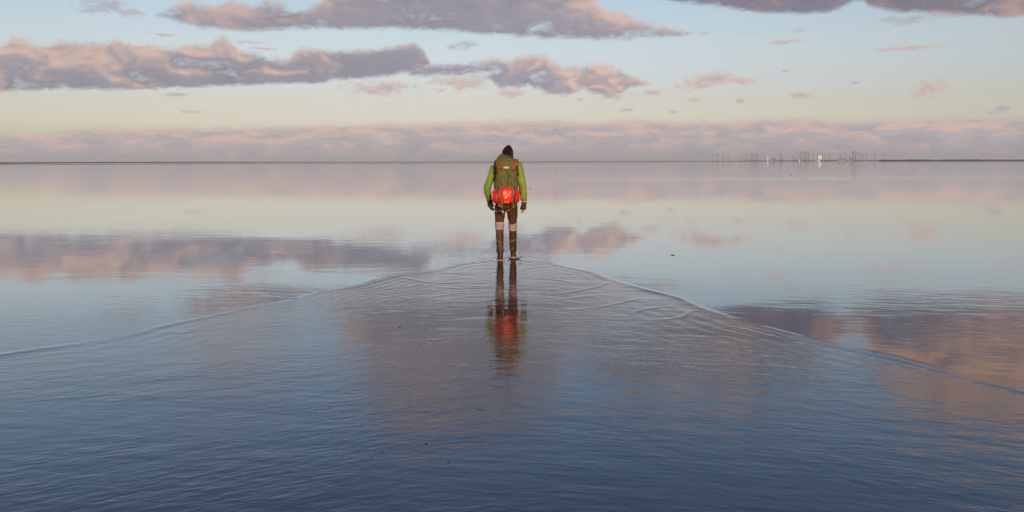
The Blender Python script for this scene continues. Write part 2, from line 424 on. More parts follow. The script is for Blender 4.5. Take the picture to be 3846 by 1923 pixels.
def water_material():
    m = bpy.data.materials.new('shallow_sea_water')
    m.use_nodes = True
    N = Net(m.node_tree)
    m.node_tree.nodes.remove(m.node_tree.nodes['Principled BSDF'])
    g = N.new('ShaderNodeNewGeometry')
    s = N.new('ShaderNodeSeparateXYZ')
    N.put(s.inputs[0], g.outputs['Position'])
    X, Y = s.outputs[0], s.outputs[1]
    at = N.new('ShaderNodeAttribute', attribute_name='ruffle')
    ruf = at.outputs['Fac']
    # wind ripples: crests lie across the view, slightly slanted
    def waves(sx, sy, rot, detail, rough, off=0.0):
        c, sn = math.cos(rot), math.sin(rot)
        u = N.m('ADD', N.m('MULTIPLY', X, c), N.m('MULTIPLY', Y, sn))
        v = N.m('SUBTRACT', N.m('MULTIPLY', Y, c), N.m('MULTIPLY', X, sn))
        return N.noise(N.vec(N.m('MULTIPLY_ADD', u, sx, off), N.m('MULTIPLY', v, sy)), 1.0, detail, rough, 0.3)
    # the walker's wake bends the crests back on both sides
    Yraw = Y
    Y = N.m('MULTIPLY_ADD', N.m('SQRT', N.m('MULTIPLY_ADD', X, X, 0.6)), 0.42, Yraw)
    fine = waves(7.5, 20.0, R(4), 3.0, 0.6)
    mid = waves(1.9, 5.0, R(9), 3.0, 0.55, 40)
    mid2 = waves(2.3, 4.2, R(-22), 2.0, 0.5, 70)
    Y = Yraw
    swell = waves(0.35, 1.1, R(-8), 2.0, 0.5, 90)
    wind_l = waves(2.2, 9.0, R(-10), 2.0, 0.5, 17)
    patch = N.smooth(N.noise(N.vec(N.m('MULTIPLY', X, 0.16), N.m('MULTIPLY', Y, 0.10)), 1.0, 2.0, 0.5), 0.40, 0.65)
    # gusts: calmer slicks and busier patches
    gust = N.smooth(N.noise(N.vec(N.m('MULTIPLY', X, 0.55), N.m('MULTIPLY', Y, 0.9)), 1.0, 3.0, 0.55), 0.34, 0.66, 0.45, 1.35)
    fine = N.m('MULTIPLY', fine, gust)
    mid = N.m('MULTIPLY', mid, gust)
    k = N.m('MULTIPLY', fine, N.m('MULTIPLY_ADD', ruf, 0.0017, 0.0002))
    k = N.m('ADD', k, N.m('MULTIPLY', mid, N.m('MULTIPLY_ADD', N.m('MULTIPLY', ruf, N.smooth(Y, 4.5, 9.0, 0.8, 1.35)), 0.0028, 0.0006)))
    k = N.m('ADD', k, N.m('MULTIPLY', wind_l, N.m('MULTIPLY_ADD', patch, 0.0018, 0.0003)))
    k = N.m('ADD', k, N.m('MULTIPLY', mid2, N.m('MULTIPLY_ADD', ruf, 0.0022, 0.0002)))
    k = N.m('ADD', k, N.m('MULTIPLY', swell, 0.003))
    dist = N.m('SQRT', N.m('ADD', N.m('MULTIPLY', X, X), N.m('MULTIPLY', Y, Y)))
    # a lane of breeze far out roughens the surface
    lane_y = N.m('ADD', N.m('MULTIPLY_ADD', X, 0.12, 66.0), N.m('MULTIPLY', N.noise(N.vec(N.m('MULTIPLY', X, 0.05), N.m('MULTIPLY', Y, 0.16)), 1.0, 3.0, 0.6), 10.0))
    lane = N.m('MULTIPLY', N.smooth(N.m('ABSOLUTE', N.m('SUBTRACT', Y, lane_y)), 9.0, 3.0), N.smooth(X, 0.0, 16.0))
    calm = N.m('ADD', N.m('POWER', 2.718, N.m('MULTIPLY', dist, -1 / 22.0)), 0.015)
    k = N.m('MULTIPLY', k, calm)
    bump = N.new('ShaderNodeBump')
    bump.inputs['Strength'].default_value = 1.0
    bump.inputs['Distance'].default_value = 1.0
    N.put(bump.inputs['Height'], k)
    chop = N.new('ShaderNodeTexNoise', noise_dimensions='2D')
    N.put(chop.inputs['Vector'], N.vec(N.m('MULTIPLY', X, 6.0), N.m('MULTIPLY', Y, 9.0)))
    chop.inputs['Scale'].default_value = 1.0
    chop.inputs['Detail'].default_value = 2.0
    sl = N.new('ShaderNodeVectorMath', operation='SUBTRACT')
    N.put(sl.inputs[0], chop.outputs['Color'])
    sl.inputs[1].default_value = (0.5, 0.5, 0.5)
    sl2 = N.new('ShaderNodeVectorMath', operation='MULTIPLY')
    N.put(sl2.inputs[0], sl.outputs[0])
    sl2.inputs[1].default_value = (1, 1, 0)
    sl3 = N.new('ShaderNodeVectorMath', operation='SCALE')
    N.put(sl3.inputs[0], sl2.outputs[0])
    N.put(sl3.inputs['Scale'], N.m('MULTIPLY_ADD', lane, 0.20, N.smooth(Y, 18.0, 70.0, 0.0, 0.045)))
    ad = N.new('ShaderNodeVectorMath', operation='ADD')
    N.put(ad.inputs[0], sl3.outputs[0])
    N.put(ad.inputs[1], bump.outputs[0])
    nz = N.new('ShaderNodeVectorMath', operation='NORMALIZE')
    N.put(nz.inputs[0], ad.outputs[0])
    # the silty bottom seen through the film of water, and the sky mirrored on it more and more towards the horizon
    lw = N.new('ShaderNodeLayerWeight')
    lw.inputs['Blend'].default_value = 0.5
    N.put(lw.inputs['Normal'], nz.outputs[0])
    fres = N.curve(lw.outputs['Facing'], [(0, 0.02), (0.36, 0.055), (0.60, 0.165), (0.70, 0.265), (0.746, 0.325), (0.826, 0.48), (0.904, 0.75), (0.95, 0.875), (1, 0.98)], 0, 1, 0, 1)
    mud = N.new('ShaderNodeBsdfDiffuse')
    mud.inputs['Color'].default_value = (0.030, 0.034, 0.042, 1)
    gl = N.new('ShaderNodeBsdfGlossy')
    gl.inputs['Color'].default_value = (1, 1, 1, 1)
    gl.inputs['Roughness'].default_value = 0.0
    N.put(gl.inputs['Normal'], nz.outputs[0])
    mx = N.new('ShaderNodeMixShader')
    N.put(mx.inputs[0], fres)
    m.node_tree.links.new(mud.outputs[0], mx.inputs[1])
    m.node_tree.links.new(gl.outputs[0], mx.inputs[2])
    m.node_tree.links.new(mx.outputs[0], m.node_tree.nodes['Material Output'].inputs['Surface'])
    return m

water = build_water()
water.data.materials.append(water_material())

# ------------------------------------------------------------------ far side: shore, mudflat, wood, turbines, works
TURBINES = [  # azimuth, distance, hub height, blade angle
    (13.61,8043,64.2,69),(13.88,7978,64.5,117),(13.95,8262,64.3,80),(14.3,8249,62.6,77),(14.6,7908,56.0,107),(15.46,8182,55.5,70),(15.75,12341,77.6,91),(16.01,12482,74.7,107),(16.09,8230,67.4,50),(16.16,12583,101.8,19),(16.25,12339,98.6,19),(16.33,12721,99.1,66),(16.41,12434,94.3,1),(16.49,12603,94.4,8),(17.89,7996,68.7,75),(17.96,7926,63.3,99),(18.97,12219,87.8,110),(19.17,8062,83.8,76),(19.28,8331,87.4,112),(19.41,8133,78.0,100),(19.49,8453,90.4,50),(19.52,8337,78.3,73),(19.64,8167,73.4,119),(19.69,7980,62.2,46),(19.93,7958,70.0,17),(20.2,8197,68.8,33),(20.48,8479,69.4,55),(20.62,12667,94.8,109),(20.86,8081,62.9,64),(21.58,12700,93.8,73),(21.93,12411,94.2,74),(22.31,8145,75.7,29),(22.37,8443,87.8,87),(22.48,8449,87.8,3),(22.61,8414,72.3,77),(22.77,8303,68.0,20),(22.92,8319,59.0,41),(23.12,8479,59.2,115),(23.61,8243,60.1,13),(24.16,8328,62.4,27)]
CHIMNEY = [(17.12,44.8),(17.51,57.8),(18.03,56.0),(18.03,31.9),(18.73,53.5),(19.05,57.8),(18.87,27.6)]
BUBBLES = [(-1.225,4.988,4),(-1.147,5.042,4),(-1.177,5.039,3),(-1.053,4.965,3),(-1.039,4.946,4),(-1.006,4.974,4),(-1.126,4.86,3),(-1.082,4.85,4),(-1.089,4.819,3),(-1.019,4.849,6),(-0.956,4.83,4),(-1.129,4.791,3),(-1.143,4.754,3),(-0.898,4.751,4),(-0.886,4.689,6),(-0.971,4.733,4),(-0.926,4.699,4),(-1.204,4.755,3),(-0.918,5.164,3),(-0.799,4.98,3),(-0.801,4.709,4),(-0.752,4.64,4),(-0.979,4.575,4),(-0.954,4.586,3),(-1.018,4.53,3),(-1.009,4.507,4),(-1.09,4.496,3),(-0.833,4.58,3),(-0.762,4.551,3),(-1.019,4.391,3),(-0.949,4.394,6),(-1.047,4.382,3),(-1.007,4.338,4),(-0.951,4.306,4),(-1.065,4.257,4),(-0.801,4.307,3),(-0.759,4.308,3),(-0.932,4.22,6),(-0.832,4.28,4),(-0.825,4.261,4),(-0.894,4.179,4),(-0.854,4.177,6),(-0.696,4.263,6),(-0.743,4.18,6),(-0.772,4.151,6),(-0.954,4.139,3),(-0.796,4.079,6),(-0.702,4.19,4),(-0.836,4.013,4),(-0.957,4.034,4),(-0.866,3.915,6),(-0.742,3.899,6),(-0.994,3.891,4),(-0.551,3.898,6),(-0.601,3.862,3),(-0.477,3.84,4),(-0.845,3.827,4),(-0.906,3.804,3),(-0.938,3.785,4),(-0.915,3.771,4),(-0.788,3.762,6),(-0.697,3.803,4),(-0.683,3.756,4),(-0.576,3.788,4),(-0.463,3.726,6),(-0.801,3.722,3),(-0.731,3.704,4),(-0.54,3.679,6),(-0.467,3.667,4),(-0.735,3.672,3),(-0.641,3.639,6),(-0.876,3.623,4),(-0.785,3.573,3),(-0.891,3.517,3),(-0.846,3.507,4),(-0.811,3.504,4),(-0.587,4.372,4),(-0.726,4.976,4),(-0.562,5.119,4),(-0.648,5.099,4),(-0.542,4.568,3),(-0.727,3.616,3)]
SPECKS = [(-44.734,108.77),(-43.543,253.474),(66.2,136.792),(16.601,110.798),(49.052,147.134),(38.531,115.541),(-21.613,96.363),(-29.808,113.934),(68.007,124.806),(63.478,120.518),(-32.715,97.774),(-23.812,76.618),(-9.948,103.929),(-7.476,91.899),(8.013,148.653),(3.194,156.938),(30.252,89.773),(-53.821,113.646)]
PEBBLES = [(-0.796,7.494),(-0.732,7.544),(-0.701,7.036),(-0.75,6.906),(-0.658,6.891),(-0.78,6.835),(-0.292,7.602),(-0.648,5.097),(-0.563,5.118),(-0.716,5.548),(-0.245,5.338)]


def polar(az, dist, z=0.0):
    return Vector((math.sin(R(az)) * dist, math.cos(R(az)) * dist, z))

def noise_mat(name, a, b, scale, rough=0.8):
    m = material(name, a, rough, 0.3)
    N = Net(m.node_tree)
    g = N.new('ShaderNodeNewGeometry')
    n = N.new('ShaderNodeTexNoise')
    N.put(n.inputs['Vector'], g.outputs['Position'])
    n.inputs['Scale'].default_value = scale
    n.inputs['Detail'].default_value = 6.0
    c = N.mix(N.smooth(n.outputs[0], 0.35, 0.65), (*a, 1), (*b, 1))
    N.put(m.node_tree.nodes['Principled BSDF'].inputs['Base Color'], c)
    return m

def strip(name, az0, az1, near, far, height, mat, n=160, seed=1, ragged=0.25):
    """a low bank of ground between two distances; near, far and height are functions of the azimuth"""
    rnd = random.Random(seed)
    V, F = [], []
    for i in range(n + 1):
        a = az0 + (az1 - az0) * i / n
        e = min(1.0, 6 * i / n, 6 * (n - i) / n)
        d0, d1, h = near(a), far(a), height(a) * e * (1 + ragged * (rnd.random() - 0.5))
        for f, k in ((0.0, -0.3), (0.18, 0.75), (0.5, 1.0), (0.82, 0.75), (1.0, -0.3)):
            V.append(polar(a, d0 + (d1 - d0) * f, h * k if k > 0 else -0.3))
    for i in range(n):
        for k in range(4):
            q = i * 5 + k
            F.append((q, q + 1, q + 6, q + 5))
    return structure(mesh_obj(name, V, F, mat, smooth=True))

mud_mat = noise_mat('wet_mud', (0.060, 0.052, 0.046), (0.10, 0.088, 0.078), 0.02, 0.55)
grass_mat = noise_mat('dike_grass', (0.085, 0.085, 0.06), (0.12, 0.11, 0.085), 0.01)
strip('shore', -48, 48, lambda a: 9300, lambda a: 9600, lambda a: 4.2 + 3 * max(0, min(1, (a - 15.4) / 0.5)) + 2.5 * max(0, min(1, (-a - 12) / 10)), grass_mat, 500, 2)
strip('mudflat', -40, -6, lambda a: 900 + 2600 * max(0, min(1, (a + 33) / 22)), lambda a: 5200, lambda a: 0.55, mud_mat, 200, 3)
strip('sandbar', -40, 13, lambda a: 800 + 2.5 * (a + 10), lambda a: 832 + 2.5 * (a + 10), lambda a: 0.22, mud_mat, 240, 4, 0.6)
strip('headland', 23.7, 40, lambda a: 4600, lambda a: 5000, lambda a: 3.0 + 3.0 * max(0, min(1, (a - 29.3) / 0.4)), mud_mat, 120, 5)

# the wood behind the headland: one far mass of crowns
def wood():
    rnd = random.Random(11)
    V, F = [], []
    a = 24.0
    while a < 29.85:
        d = rnd.uniform(5000, 5250)
        h = rnd.uniform(5.0, 8.5) * (0.8 if 26.9 < a < 27.4 else 1.0) * min(1, (29.95 - a) / 0.2 + 0.3)
        w = rnd.uniform(6, 12)
        c = polar(a, d)
        base = len(V)
        for j in range(4):
            zz = (0.0, 0.45, 0.8, 1.0)[j] * h
            rr = (0.8, 1.0, 0.75, 0.2)[j] * w
            for k in range(7):
                t = k / 7 * 2 * math.pi
                V.append((c.x + rr * math.cos(t) * rnd.uniform(0.75, 1.2), c.y + rr * math.sin(t) * rnd.uniform(0.75, 1.2), zz * rnd.uniform(0.88, 1.1)))
        for j in range(3):
            for k in range(7):
                F.append((base + j * 7 + k, base + j * 7 + (k + 1) % 7, base + j * 7 + 7 + (k + 1) % 7, base + j * 7 + 7 + k))
        F.append(tuple(base + 21 + k for k in range(7)))
        a += rnd.uniform(0.02, 0.06)
    o = mesh_obj('distant_wood', V, F, noise_mat('wood_leaves', (0.040, 0.046, 0.032), (0.07, 0.07, 0.05), 0.05))
    o['kind'] = 'stuff'
    o['label'] = 'low dark wood on the far shore at the right'
wood()

def ring_mesh(prof, n=10):
    """lathe: list of (z, radius)"""
    V, F = [], []
    for z, r in prof:
        for k in range(n):
            t = 2 * math.pi * k / n
            V.append((r * math.cos(t), r * math.sin(t), z))
    for j in range(len(prof) - 1):
        for k in range(n):
            F.append((j * n + k, j * n + (k + 1) % n, j * n + n + (k + 1) % n, j * n + n + k))
    F.append(tuple(reversed(range(n))))
    F.append(tuple((len(prof) - 1) * n + k for k in range(n)))
    return V, F

def box_mesh(x0, x1, y0, y1, z0, z1):
    V = [(x0, y0, z0), (x1, y0, z0), (x1, y1, z0), (x0, y1, z0), (x0, y0, z1), (x1, y0, z1), (x1, y1, z1), (x0, y1, z1)]
    return V, [(3, 2, 1, 0), (4, 5, 6, 7), (0, 1, 5, 4), (1, 2, 6, 5), (2, 3, 7, 6), (3, 0, 4, 7)]

def join(*parts):
    V, F = [], []
    for v, f in parts:
        b = len(V)
        V += list(v)
        F += [tuple(i + b for i in q) for q in f]
    return V, F

def empty(name, loc, rz=0.0):
    o = bpy.data.objects.new(name, None)
    COL.objects.link(o)
    o.empty_display_size = 0.2
    o.location = loc
    o.rotation_euler = (0, 0, rz)
    return o

def copy_thing(root):
    c = root.copy(); COL.objects.link(c)
    for ch in root.children:
        d = ch.copy(); COL.objects.link(d); d.parent = c
        for g in ch.children:
            e = g.copy(); COL.objects.link(e); e.parent = d
    return c

shaded_steel = material('turbine_cloud_shade', (0.20, 0.20, 0.22), 0.5)  # grey-white turbines darkened: cloud shadow over the far site put into the colour
def make_turbine():
    root = empty('wind_turbine', (0, 0, 0))
    mesh_obj('tower', *ring_mesh([(-1, 2.5), (35, 2.1), (68.5, 1.6)]), shaded_steel, root, True)
    mesh_obj('nacelle', *box_mesh(-1.9, 1.9, -2.6, 7.0, 68.2, 72.2), shaded_steel, root)
    rotor = mesh_obj('rotor', *join(ring_mesh([(0, 1.9), (2.0, 1.7), (3.4, 0.5)])), shaded_steel, root, True)
    rotor.location = (0, -2.6, 70.2)
    rotor.rotation_euler = (R(90), 0, 0)
    for k in range(3):
        V, F = [], []
        for z, w, t in ((0.8, 1.0, 1.0), (6, 2.1, 0.7), (18, 1.5, 0.45), (30, 0.9, 0.3), (36, 0.25, 0.1)):
            V += [(-w * 0.4, z, 1.6 - t / 2), (w * 0.6, z, 1.6), (-w * 0.4, z, 1.6 + t / 2)]
        for j in range(4):
            for i in range(3):
                F.append((j * 3 + i, j * 3 + (i + 1) % 3, j * 3 + 3 + (i + 1) % 3, j * 3 + 3 + i))
        F.append((12, 13, 14))
        b = mesh_obj('blade', V, F, shaded_steel, rotor)
        b.rotation_euler = (0, 0, R(120 * k))
    return root

CLUSTERS = [
    (15.0, 'grey wind turbine, %s from the left in the loose row at the far left', 'turbines in the loose row at the left end'),
    (16.9, 'faint grey wind turbine, %s from the left in the row left of the dock crane', 'turbines in the row left of the crane'),
    (18.5, 'grey wind turbine, %s of the pair beside the short dark stack', 'pair of turbines beside the stack'),
    (19.8, 'tall grey wind turbine, %s from the left in the cluster left of the bright building', 'turbines clustered left of the bright building'),
    (21.0, 'grey wind turbine, %s from the left of those spaced around the bright building', 'turbines around the bright building'),
    (22.1, 'faint grey wind turbine, %s of the two above the pink sheds', 'turbines above the pink sheds'),
    (22.7, 'tall grey wind turbine, %s from the left in the dense cluster right of the sheds', 'turbines densely clustered at the right'),
    (23.3, 'grey wind turbine, %s in the short row right of the dense cluster', 'turbines in the short row at the right')]
ORD = ['first', 'second', 'third', 'fourth', 'fifth', 'sixth', 'seventh', 'eighth', 'ninth', 'tenth']
proto = None
seen = {}
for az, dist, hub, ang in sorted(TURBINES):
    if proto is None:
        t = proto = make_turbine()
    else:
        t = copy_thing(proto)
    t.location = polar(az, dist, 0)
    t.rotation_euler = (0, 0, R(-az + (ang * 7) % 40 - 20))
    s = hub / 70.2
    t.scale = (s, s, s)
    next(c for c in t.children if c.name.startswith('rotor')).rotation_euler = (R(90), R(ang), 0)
    if az > 24:
        tag(t, 'rightmost wind turbine on the horizon, left end of the wood', 'wind turbine')
    elif az > 23.4:
        tag(t, 'lone grey wind turbine second from the right end of them all', 'wind turbine')
    else:
        for lim, lab, grp in CLUSTERS:
            if az < lim:
                i = seen[lim] = seen.get(lim, -1) + 1
                tag(t, lab % (('left one', 'right one')[i] if lim in (18.5, 22.1) else ORD[i]), 'wind turbine', grp)
                break

pale = material('pale_cladding', (0.32, 0.285, 0.28), 0.6)
pink = material('weathered_cladding', (0.29, 0.24, 0.235), 0.7)
white = material('white_cladding', (0.86, 0.82, 0.78), 0.5)
dull = material('dull_concrete', (0.30, 0.27, 0.26), 0.8)
dark = material('dark_steel', (0.05, 0.055, 0.065), 0.6)
CH = [('bright white boiler house chimney, leftmost lit thing of the works', white, 5.5), ('thin pale chimney above the dock crane', pale, 2.2),
      ('pale chimney standing behind the short dark stack', pale, 2.6), ('short dark stack in front of a pale chimney', dark, 4.0),
      ('wide pale pink chimney between the dark stack and the turbine cluster', pale, 4.5), ('cream chimney just left of the tight turbine cluster', pale, 4.0),
      ('short dark mast near the foot of the cream chimney', dark, 2.4)]
for (az, h), (lab, mt, r) in zip(CHIMNEY, CH):
    root = empty('chimney', polar(az, 8600 if mt is not dark else 8500), R(-az))
    mesh_obj('shaft', *ring_mesh([(-1, r * 1.15), (h * 0.5, r), (h * 0.93, r * 0.9)], 12), mt, root, True)
    mesh_obj('rim', *ring_mesh([(h * 0.93, r * 1.02), (h, r * 1.02)], 12), mt, root)
    tag(root, lab, 'chimney')

def works(name, az, dist, parts, label, cat):
    root = empty(name, polar(az, dist), R(-az))
    for pname, geo, mt in parts:
        mesh_obj(pname, *geo, mt, root)
    return tag(root, label, cat)

def windows(w, y, zs, xs):
    return join(*[box_mesh(x - w, x + w, y - 0.4, y, z, z + 3) for z in zs for x in xs])

works('power_station', 20.33, 8600, [
    ('boiler_house', box_mesh(-11, 21, 0, 40, -1, 54), white), ('stair_tower', box_mesh(-21, -13.5, 4, 24, -1, 50), pale), ('turbine_hall', box_mesh(-38, -11.2, -14, 3.8, -1, 17), pale),
    ('louvre_band', windows(2.2, -0.02, (14, 28, 40), (-5, 2, 9, 16)), dull), ('annex', box_mesh(22, 31, -14, 18, -1, 20), pale)],
    'tall white power station block lit bright by the low sun', 'power station')
works('conveyor', 20.24, 8450, [('gallery', ([(-42, -3, 4), (-42, 3, 4), (22, -3, 16), (22, 3, 16), (-42, -3, 8), (-42, 3, 8), (22, -3, 20), (22, 3, 20)],
      [(0, 1, 3, 2), (4, 6, 7, 5), (0, 2, 6, 4), (1, 5, 7, 3), (0, 4, 5, 1), (2, 3, 7, 6)]), pale),
      ('trestle', join(box_mesh(-30, -27, -2, 2, -1, 6), box_mesh(-6, -3, -2, 2, -1, 10), box_mesh(14, 17, -2, 2, -1, 14)), dull)],
      'pale sloping conveyor in front of the bright power station', 'conveyor')
def dome(az, w, h, label, parts_mat=dull):
    root = empty('storage_dome', polar(az, 8350), R(-az))
    mesh_obj('roof', *ring_mesh([(-1, w), (h * 0.45, w * 0.86), (h * 0.8, w * 0.5), (h, w * 0.12)], 16), dark, root, True)
    mesh_obj('ring_wall', *ring_mesh([(-1, w * 1.03), (h * 0.16, w * 1.03)], 16), parts_mat, root)
    return tag(root, label, 'storage dome')
dome(20.44, 16, 11, 'low dark dome at the foot of the bright power station')
dome(20.75, 21, 12, 'low dark dome first to the right of the power station')
dome(21.03, 32, 12, 'widest low dark dome, in the middle of the three on the right')
dome(21.28, 22, 11, 'low dark dome beside the pale sheds')
def shed(az, w, h, label, mt=pink, d=8700):
    root = empty('shed', polar(az, d), R(-az))
    mesh_obj('wall', *box_mesh(-w, w, 0, 30, -1, h), mt, root)
    mesh_obj('roof', *([(-w - 1, -1, h), (w + 1, -1, h), (w + 1, 31, h), (-w - 1, 31, h), (-w - 1, 15, h + 5), (w + 1, 15, h + 5)],
             [(0, 1, 5, 4), (2, 3, 4, 5), (1, 2, 5), (3, 0, 4), (3, 2, 1, 0)]), dull, root)
    return tag(root, label, 'shed')
shed(21.56, 13, 24, 'tallest of the pale pink sheds right of the domes')
shed(21.72, 14, 16, 'low pale pink shed in the middle of the row')
shed(21.86, 12, 24, 'pale pink shed at the right end of the row')
shed(22.2, 17, 33, 'pale pink block left of the dense turbine cluster')
shed(19.1, 12, 15, 'small white shed at the foot of the cream chimney', white)
# dock crane: portal, boom, mast
root = empty('dock_crane', polar(17.53, 8300), R(-17.53))
mesh_obj('portal', *join(box_mesh(-11, -7, -4, 4, -1, 14), box_mesh(7, 11, -4, 4, -1, 14), box_mesh(-11, 11, -4, 4, 14, 19)), dark, root)
mesh_obj('tower', *box_mesh(-5, 5, -3.5, 3.5, 19.1, 28), dark, root)
mesh_obj('boom', *join(box_mesh(-24, 20, -2, 2, 28.1, 30.5), box_mesh(-2, 2, -1.5, 1.5, 30.6, 34)), dark, root)
tag(root, 'dark dock crane with a level boom, left of the chimneys', 'crane')
root = empty('dock_tower', polar(17.39, 8300), R(-17.39))
mesh_obj('shaft', *box_mesh(-5, 5, -4, 4, -1, 22), dull, root)
mesh_obj('cabin', *box_mesh(-7, 7, -5, 5, 22.1, 27), dark, root)
tag(root, 'squat dark tower just left of the dock crane', 'tower')

# ------------------------------------------------------------------ haze: the air between here and the far shore
V, F = box_mesh(-27000, 27000, -27000, 27000, -1.6, 165)
haze_mat = bpy.data.materials.new('haze_air')
haze_mat.use_nodes = True
ht = haze_mat.node_tree
ht.nodes.clear()
pv = ht.nodes.new('ShaderNodeVolumePrincipled')
pv.inputs['Color'].default_value = (0.78, 0.85, 0.93, 1)
pv.inputs['Density'].default_value = HAZE_DENSITY = 3.8e-5
ho = ht.nodes.new('ShaderNodeOutputMaterial')
ht.links.new(pv.outputs[0], ho.inputs['Volume'])
haze = mesh_obj('haze', V, F, haze_mat)
haze['kind'] = 'stuff'
haze['label'] = 'thin evening haze over the tidal flat'

# ------------------------------------------------------------------ things lying and floating on the water
def lump(name, n_lobes, size, flat, seed, mat, parent=None):
    """an irregular clump: a few squashed, knobbly lobes grown into each other"""
    rnd = random.Random(seed)
    bm = bmesh.new()
    for k in range(n_lobes):
        c = Vector((rnd.uniform(-0.5, 0.5), rnd.uniform(-0.4, 0.4), rnd.uniform(-0.1, 0.15))) * size
        r = size * rnd.uniform(0.25, 0.5)
        res = bmesh.ops.create_icosphere(bm, subdivisions=2, radius=1.0)
        for v in res['verts']:
            j = rnd.uniform(0.82, 1.18)
            v.co = c + Vector((v.co.x * r * 1.25 * j, v.co.y * r * j, v.co.z * r * flat * j))
    me = bpy.data.meshes.new(name)
    bm.to_mesh(me); bm.free()
    me.materials.append(mat)
    o = bpy.data.objects.new(name, me)
    COL.objects.link(o)
    o.parent = parent
    return o

weed = noise_mat('wet_seaweed', (0.075, 0.045, 0.022), (0.16, 0.09, 0.04), 60.0, 0.35)
weed_dark = material('dark_seaweed', (0.040, 0.034, 0.028), 0.4)
def clump(loc, size, seed, label, group=None, mat=weed, lobes=4, flat=0.55, fronds=True):
    root = empty('seaweed_clump', (loc[0], loc[1], 0.0))
    lump('mass', lobes, size, flat, seed, mat, root)
    if fronds:
        rnd = random.Random(seed + 50)
        V, F = [], []
        for k in range(4):
            a = rnd.uniform(0, 6.28)
            p = Vector((0, 0, size * 0.1)); w = size * 0.07
            d = Vector((math.cos(a), math.sin(a), 0))
            s = Vector((-d.y, d.x, 0))
            b = len(V)
            for i in range(5):
                t = i / 4
                q = p + d * size * 0.95 * t + s * size * 0.12 * math.sin(3 * t + k) + Vector((0, 0, size * 0.15 * math.sin(math.pi * t) + 0.002 - 0.003 * t))
                V += [q - s * w * (1 - 0.6 * t), q + s * w * (1 - 0.6 * t), q + Vector((0, 0, w * 0.7))]
            for i in range(4):
                for m in range(3):
                    F.append((b + i * 3 + m, b + i * 3 + (m + 1) % 3, b + i * 3 + 3 + (m + 1) % 3, b + i * 3 + 3 + m))
        mesh_obj('frond', V, F, mat, root, True)
    return tag(root, label, 'seaweed', group)

clump((2.649, 13.52), 0.036, 1, 'brown clump of seaweed alone on calm water right of the walker', flat=0.42)
clump((1.047, 47.0), 0.075, 2, 'small brown clump of seaweed level with the right elbow of the walker')
clump((-1.046, 7.589), 0.019, 3, 'brown scrap of seaweed in the ripples left of the reflection')
clump((-0.474, 4.384), 0.011, 4, 'ragged dark scrap of weed among the near bubbles', mat=weed_dark)
clump((-0.330, 4.105), 0.010, 5, 'dark scrap of weed nearest the camera on the right of the bubbles', mat=weed_dark)
clump((23.9, 139.0), 0.20, 6, 'largest dark speck of weed far out below the power station', mat=weed_dark)
for i, (x, y) in enumerate(SPECKS):
    if abs(x - 23.9) < 3 and abs(y - 139) < 8:
        continue
    clump((x, y), 0.0011 * y, 20 + i, 'tiny dark speck of weed far out on the pale calm water', 'specks of weed far out', weed_dark, 3, 0.5, False)
for i, (x, y) in enumerate(PEBBLES):
    o = lump('pebble', 2, 0.0009 * y + 0.001, 0.7, 80 + i, weed_dark)
    o.location = (x, y, 0.001)
    tag(o, 'tiny dark grain lying in the ripples left of the red reflection', 'pebble', 'dark grains in the ripples')

film = material('bubble_film', (0.085, 0.09, 0.11), 0.05, 0.8)
def dome_mesh(n=12, rings=5):
    V, F = [], []
    for j in range(rings):
        t = j / rings * math.pi / 2
        for k in range(n):
            a = 2 * math.pi * k / n
            V.append((math.cos(t) * math.cos(a), math.cos(t) * math.sin(a), math.sin(t) * 0.62))
    V.append((0, 0, 0.62))
    for j in range(rings - 1):
        for k in range(n):
            F.append((j * n + k, j * n + (k + 1) % n, j * n + n + (k + 1) % n, j * n + n + k))
    for k in range(n):
        F.append(((rings - 1) * n + k, (rings - 1) * n + (k + 1) % n, rings * n))
    return V, F
bub = mesh_obj('bubble', *dome_mesh(), film, None, True)
first = True
def bubble(x, y, r, label, group=None):
    global first
    o = bub if first else bub.copy()
    if not first:
        COL.objects.link(o)
    first = False
    o.location = (x, y, 0.0005)
    o.scale = (r * 1.15, r, r * 1.1)
    return tag(o, label, 'bubble', group)
for x, y, mm in BUBBLES:
    bubble(x, y, mm * 0.0011, 'small bubble floating among many on the dark blue water near the camera', 'bubbles on the near water')
bubble(-0.214, 5.017, 0.008, 'left bubble of the pair below the end of the red reflection')
bubble(-0.192, 5.012, 0.009, 'right bubble of the pair below the end of the red reflection')
bubble(-0.874, 3.758, 0.0075, 'largest dark bubble at the lower left of the scattered bubbles')

# ------------------------------------------------------------------ the walker
from mathutils import noise as mnoise
from mathutils.bvhtree import BVHTree

def loft(sections, n=16, cap=True):
    """closed skin through rings; a ring is (centre, half width, half depth[, tilt axis])"""
    V, F = [], []
    C = [Vector(s[0]) for s in sections]
    for i, s in enumerate(sections):
        d = (C[min(i + 1, len(C) - 1)] - C[max(i - 1, 0)]).normalized()
        x = Vector((1, 0, 0)) - d * d.x
        if x.length < 0.2:
            x = Vector((0, 1, 0)) - d * d.y
        x.normalize()
        y = d.cross(x)
        p = s[3] if len(s) > 3 else 2.0
        for k in range(n):
            t = 2 * math.pi * k / n
            c, sn = math.cos(t), math.sin(t)
            cx = math.copysign(abs(c) ** (2 / p), c)
            sy = math.copysign(abs(sn) ** (2 / p), sn)
            V.append(C[i] + x * s[1] * cx + y * s[2] * sy)
    for i in range(len(C) - 1):
        for k in range(n):
            F.append((i * n + k, i * n + (k + 1) % n, i * n + n + (k + 1) % n, i * n + n + k))
    if cap:
        F.append(tuple(reversed(range(n))))
        F.append(tuple((len(C) - 1) * n + k for k in range(n)))
    return V, F

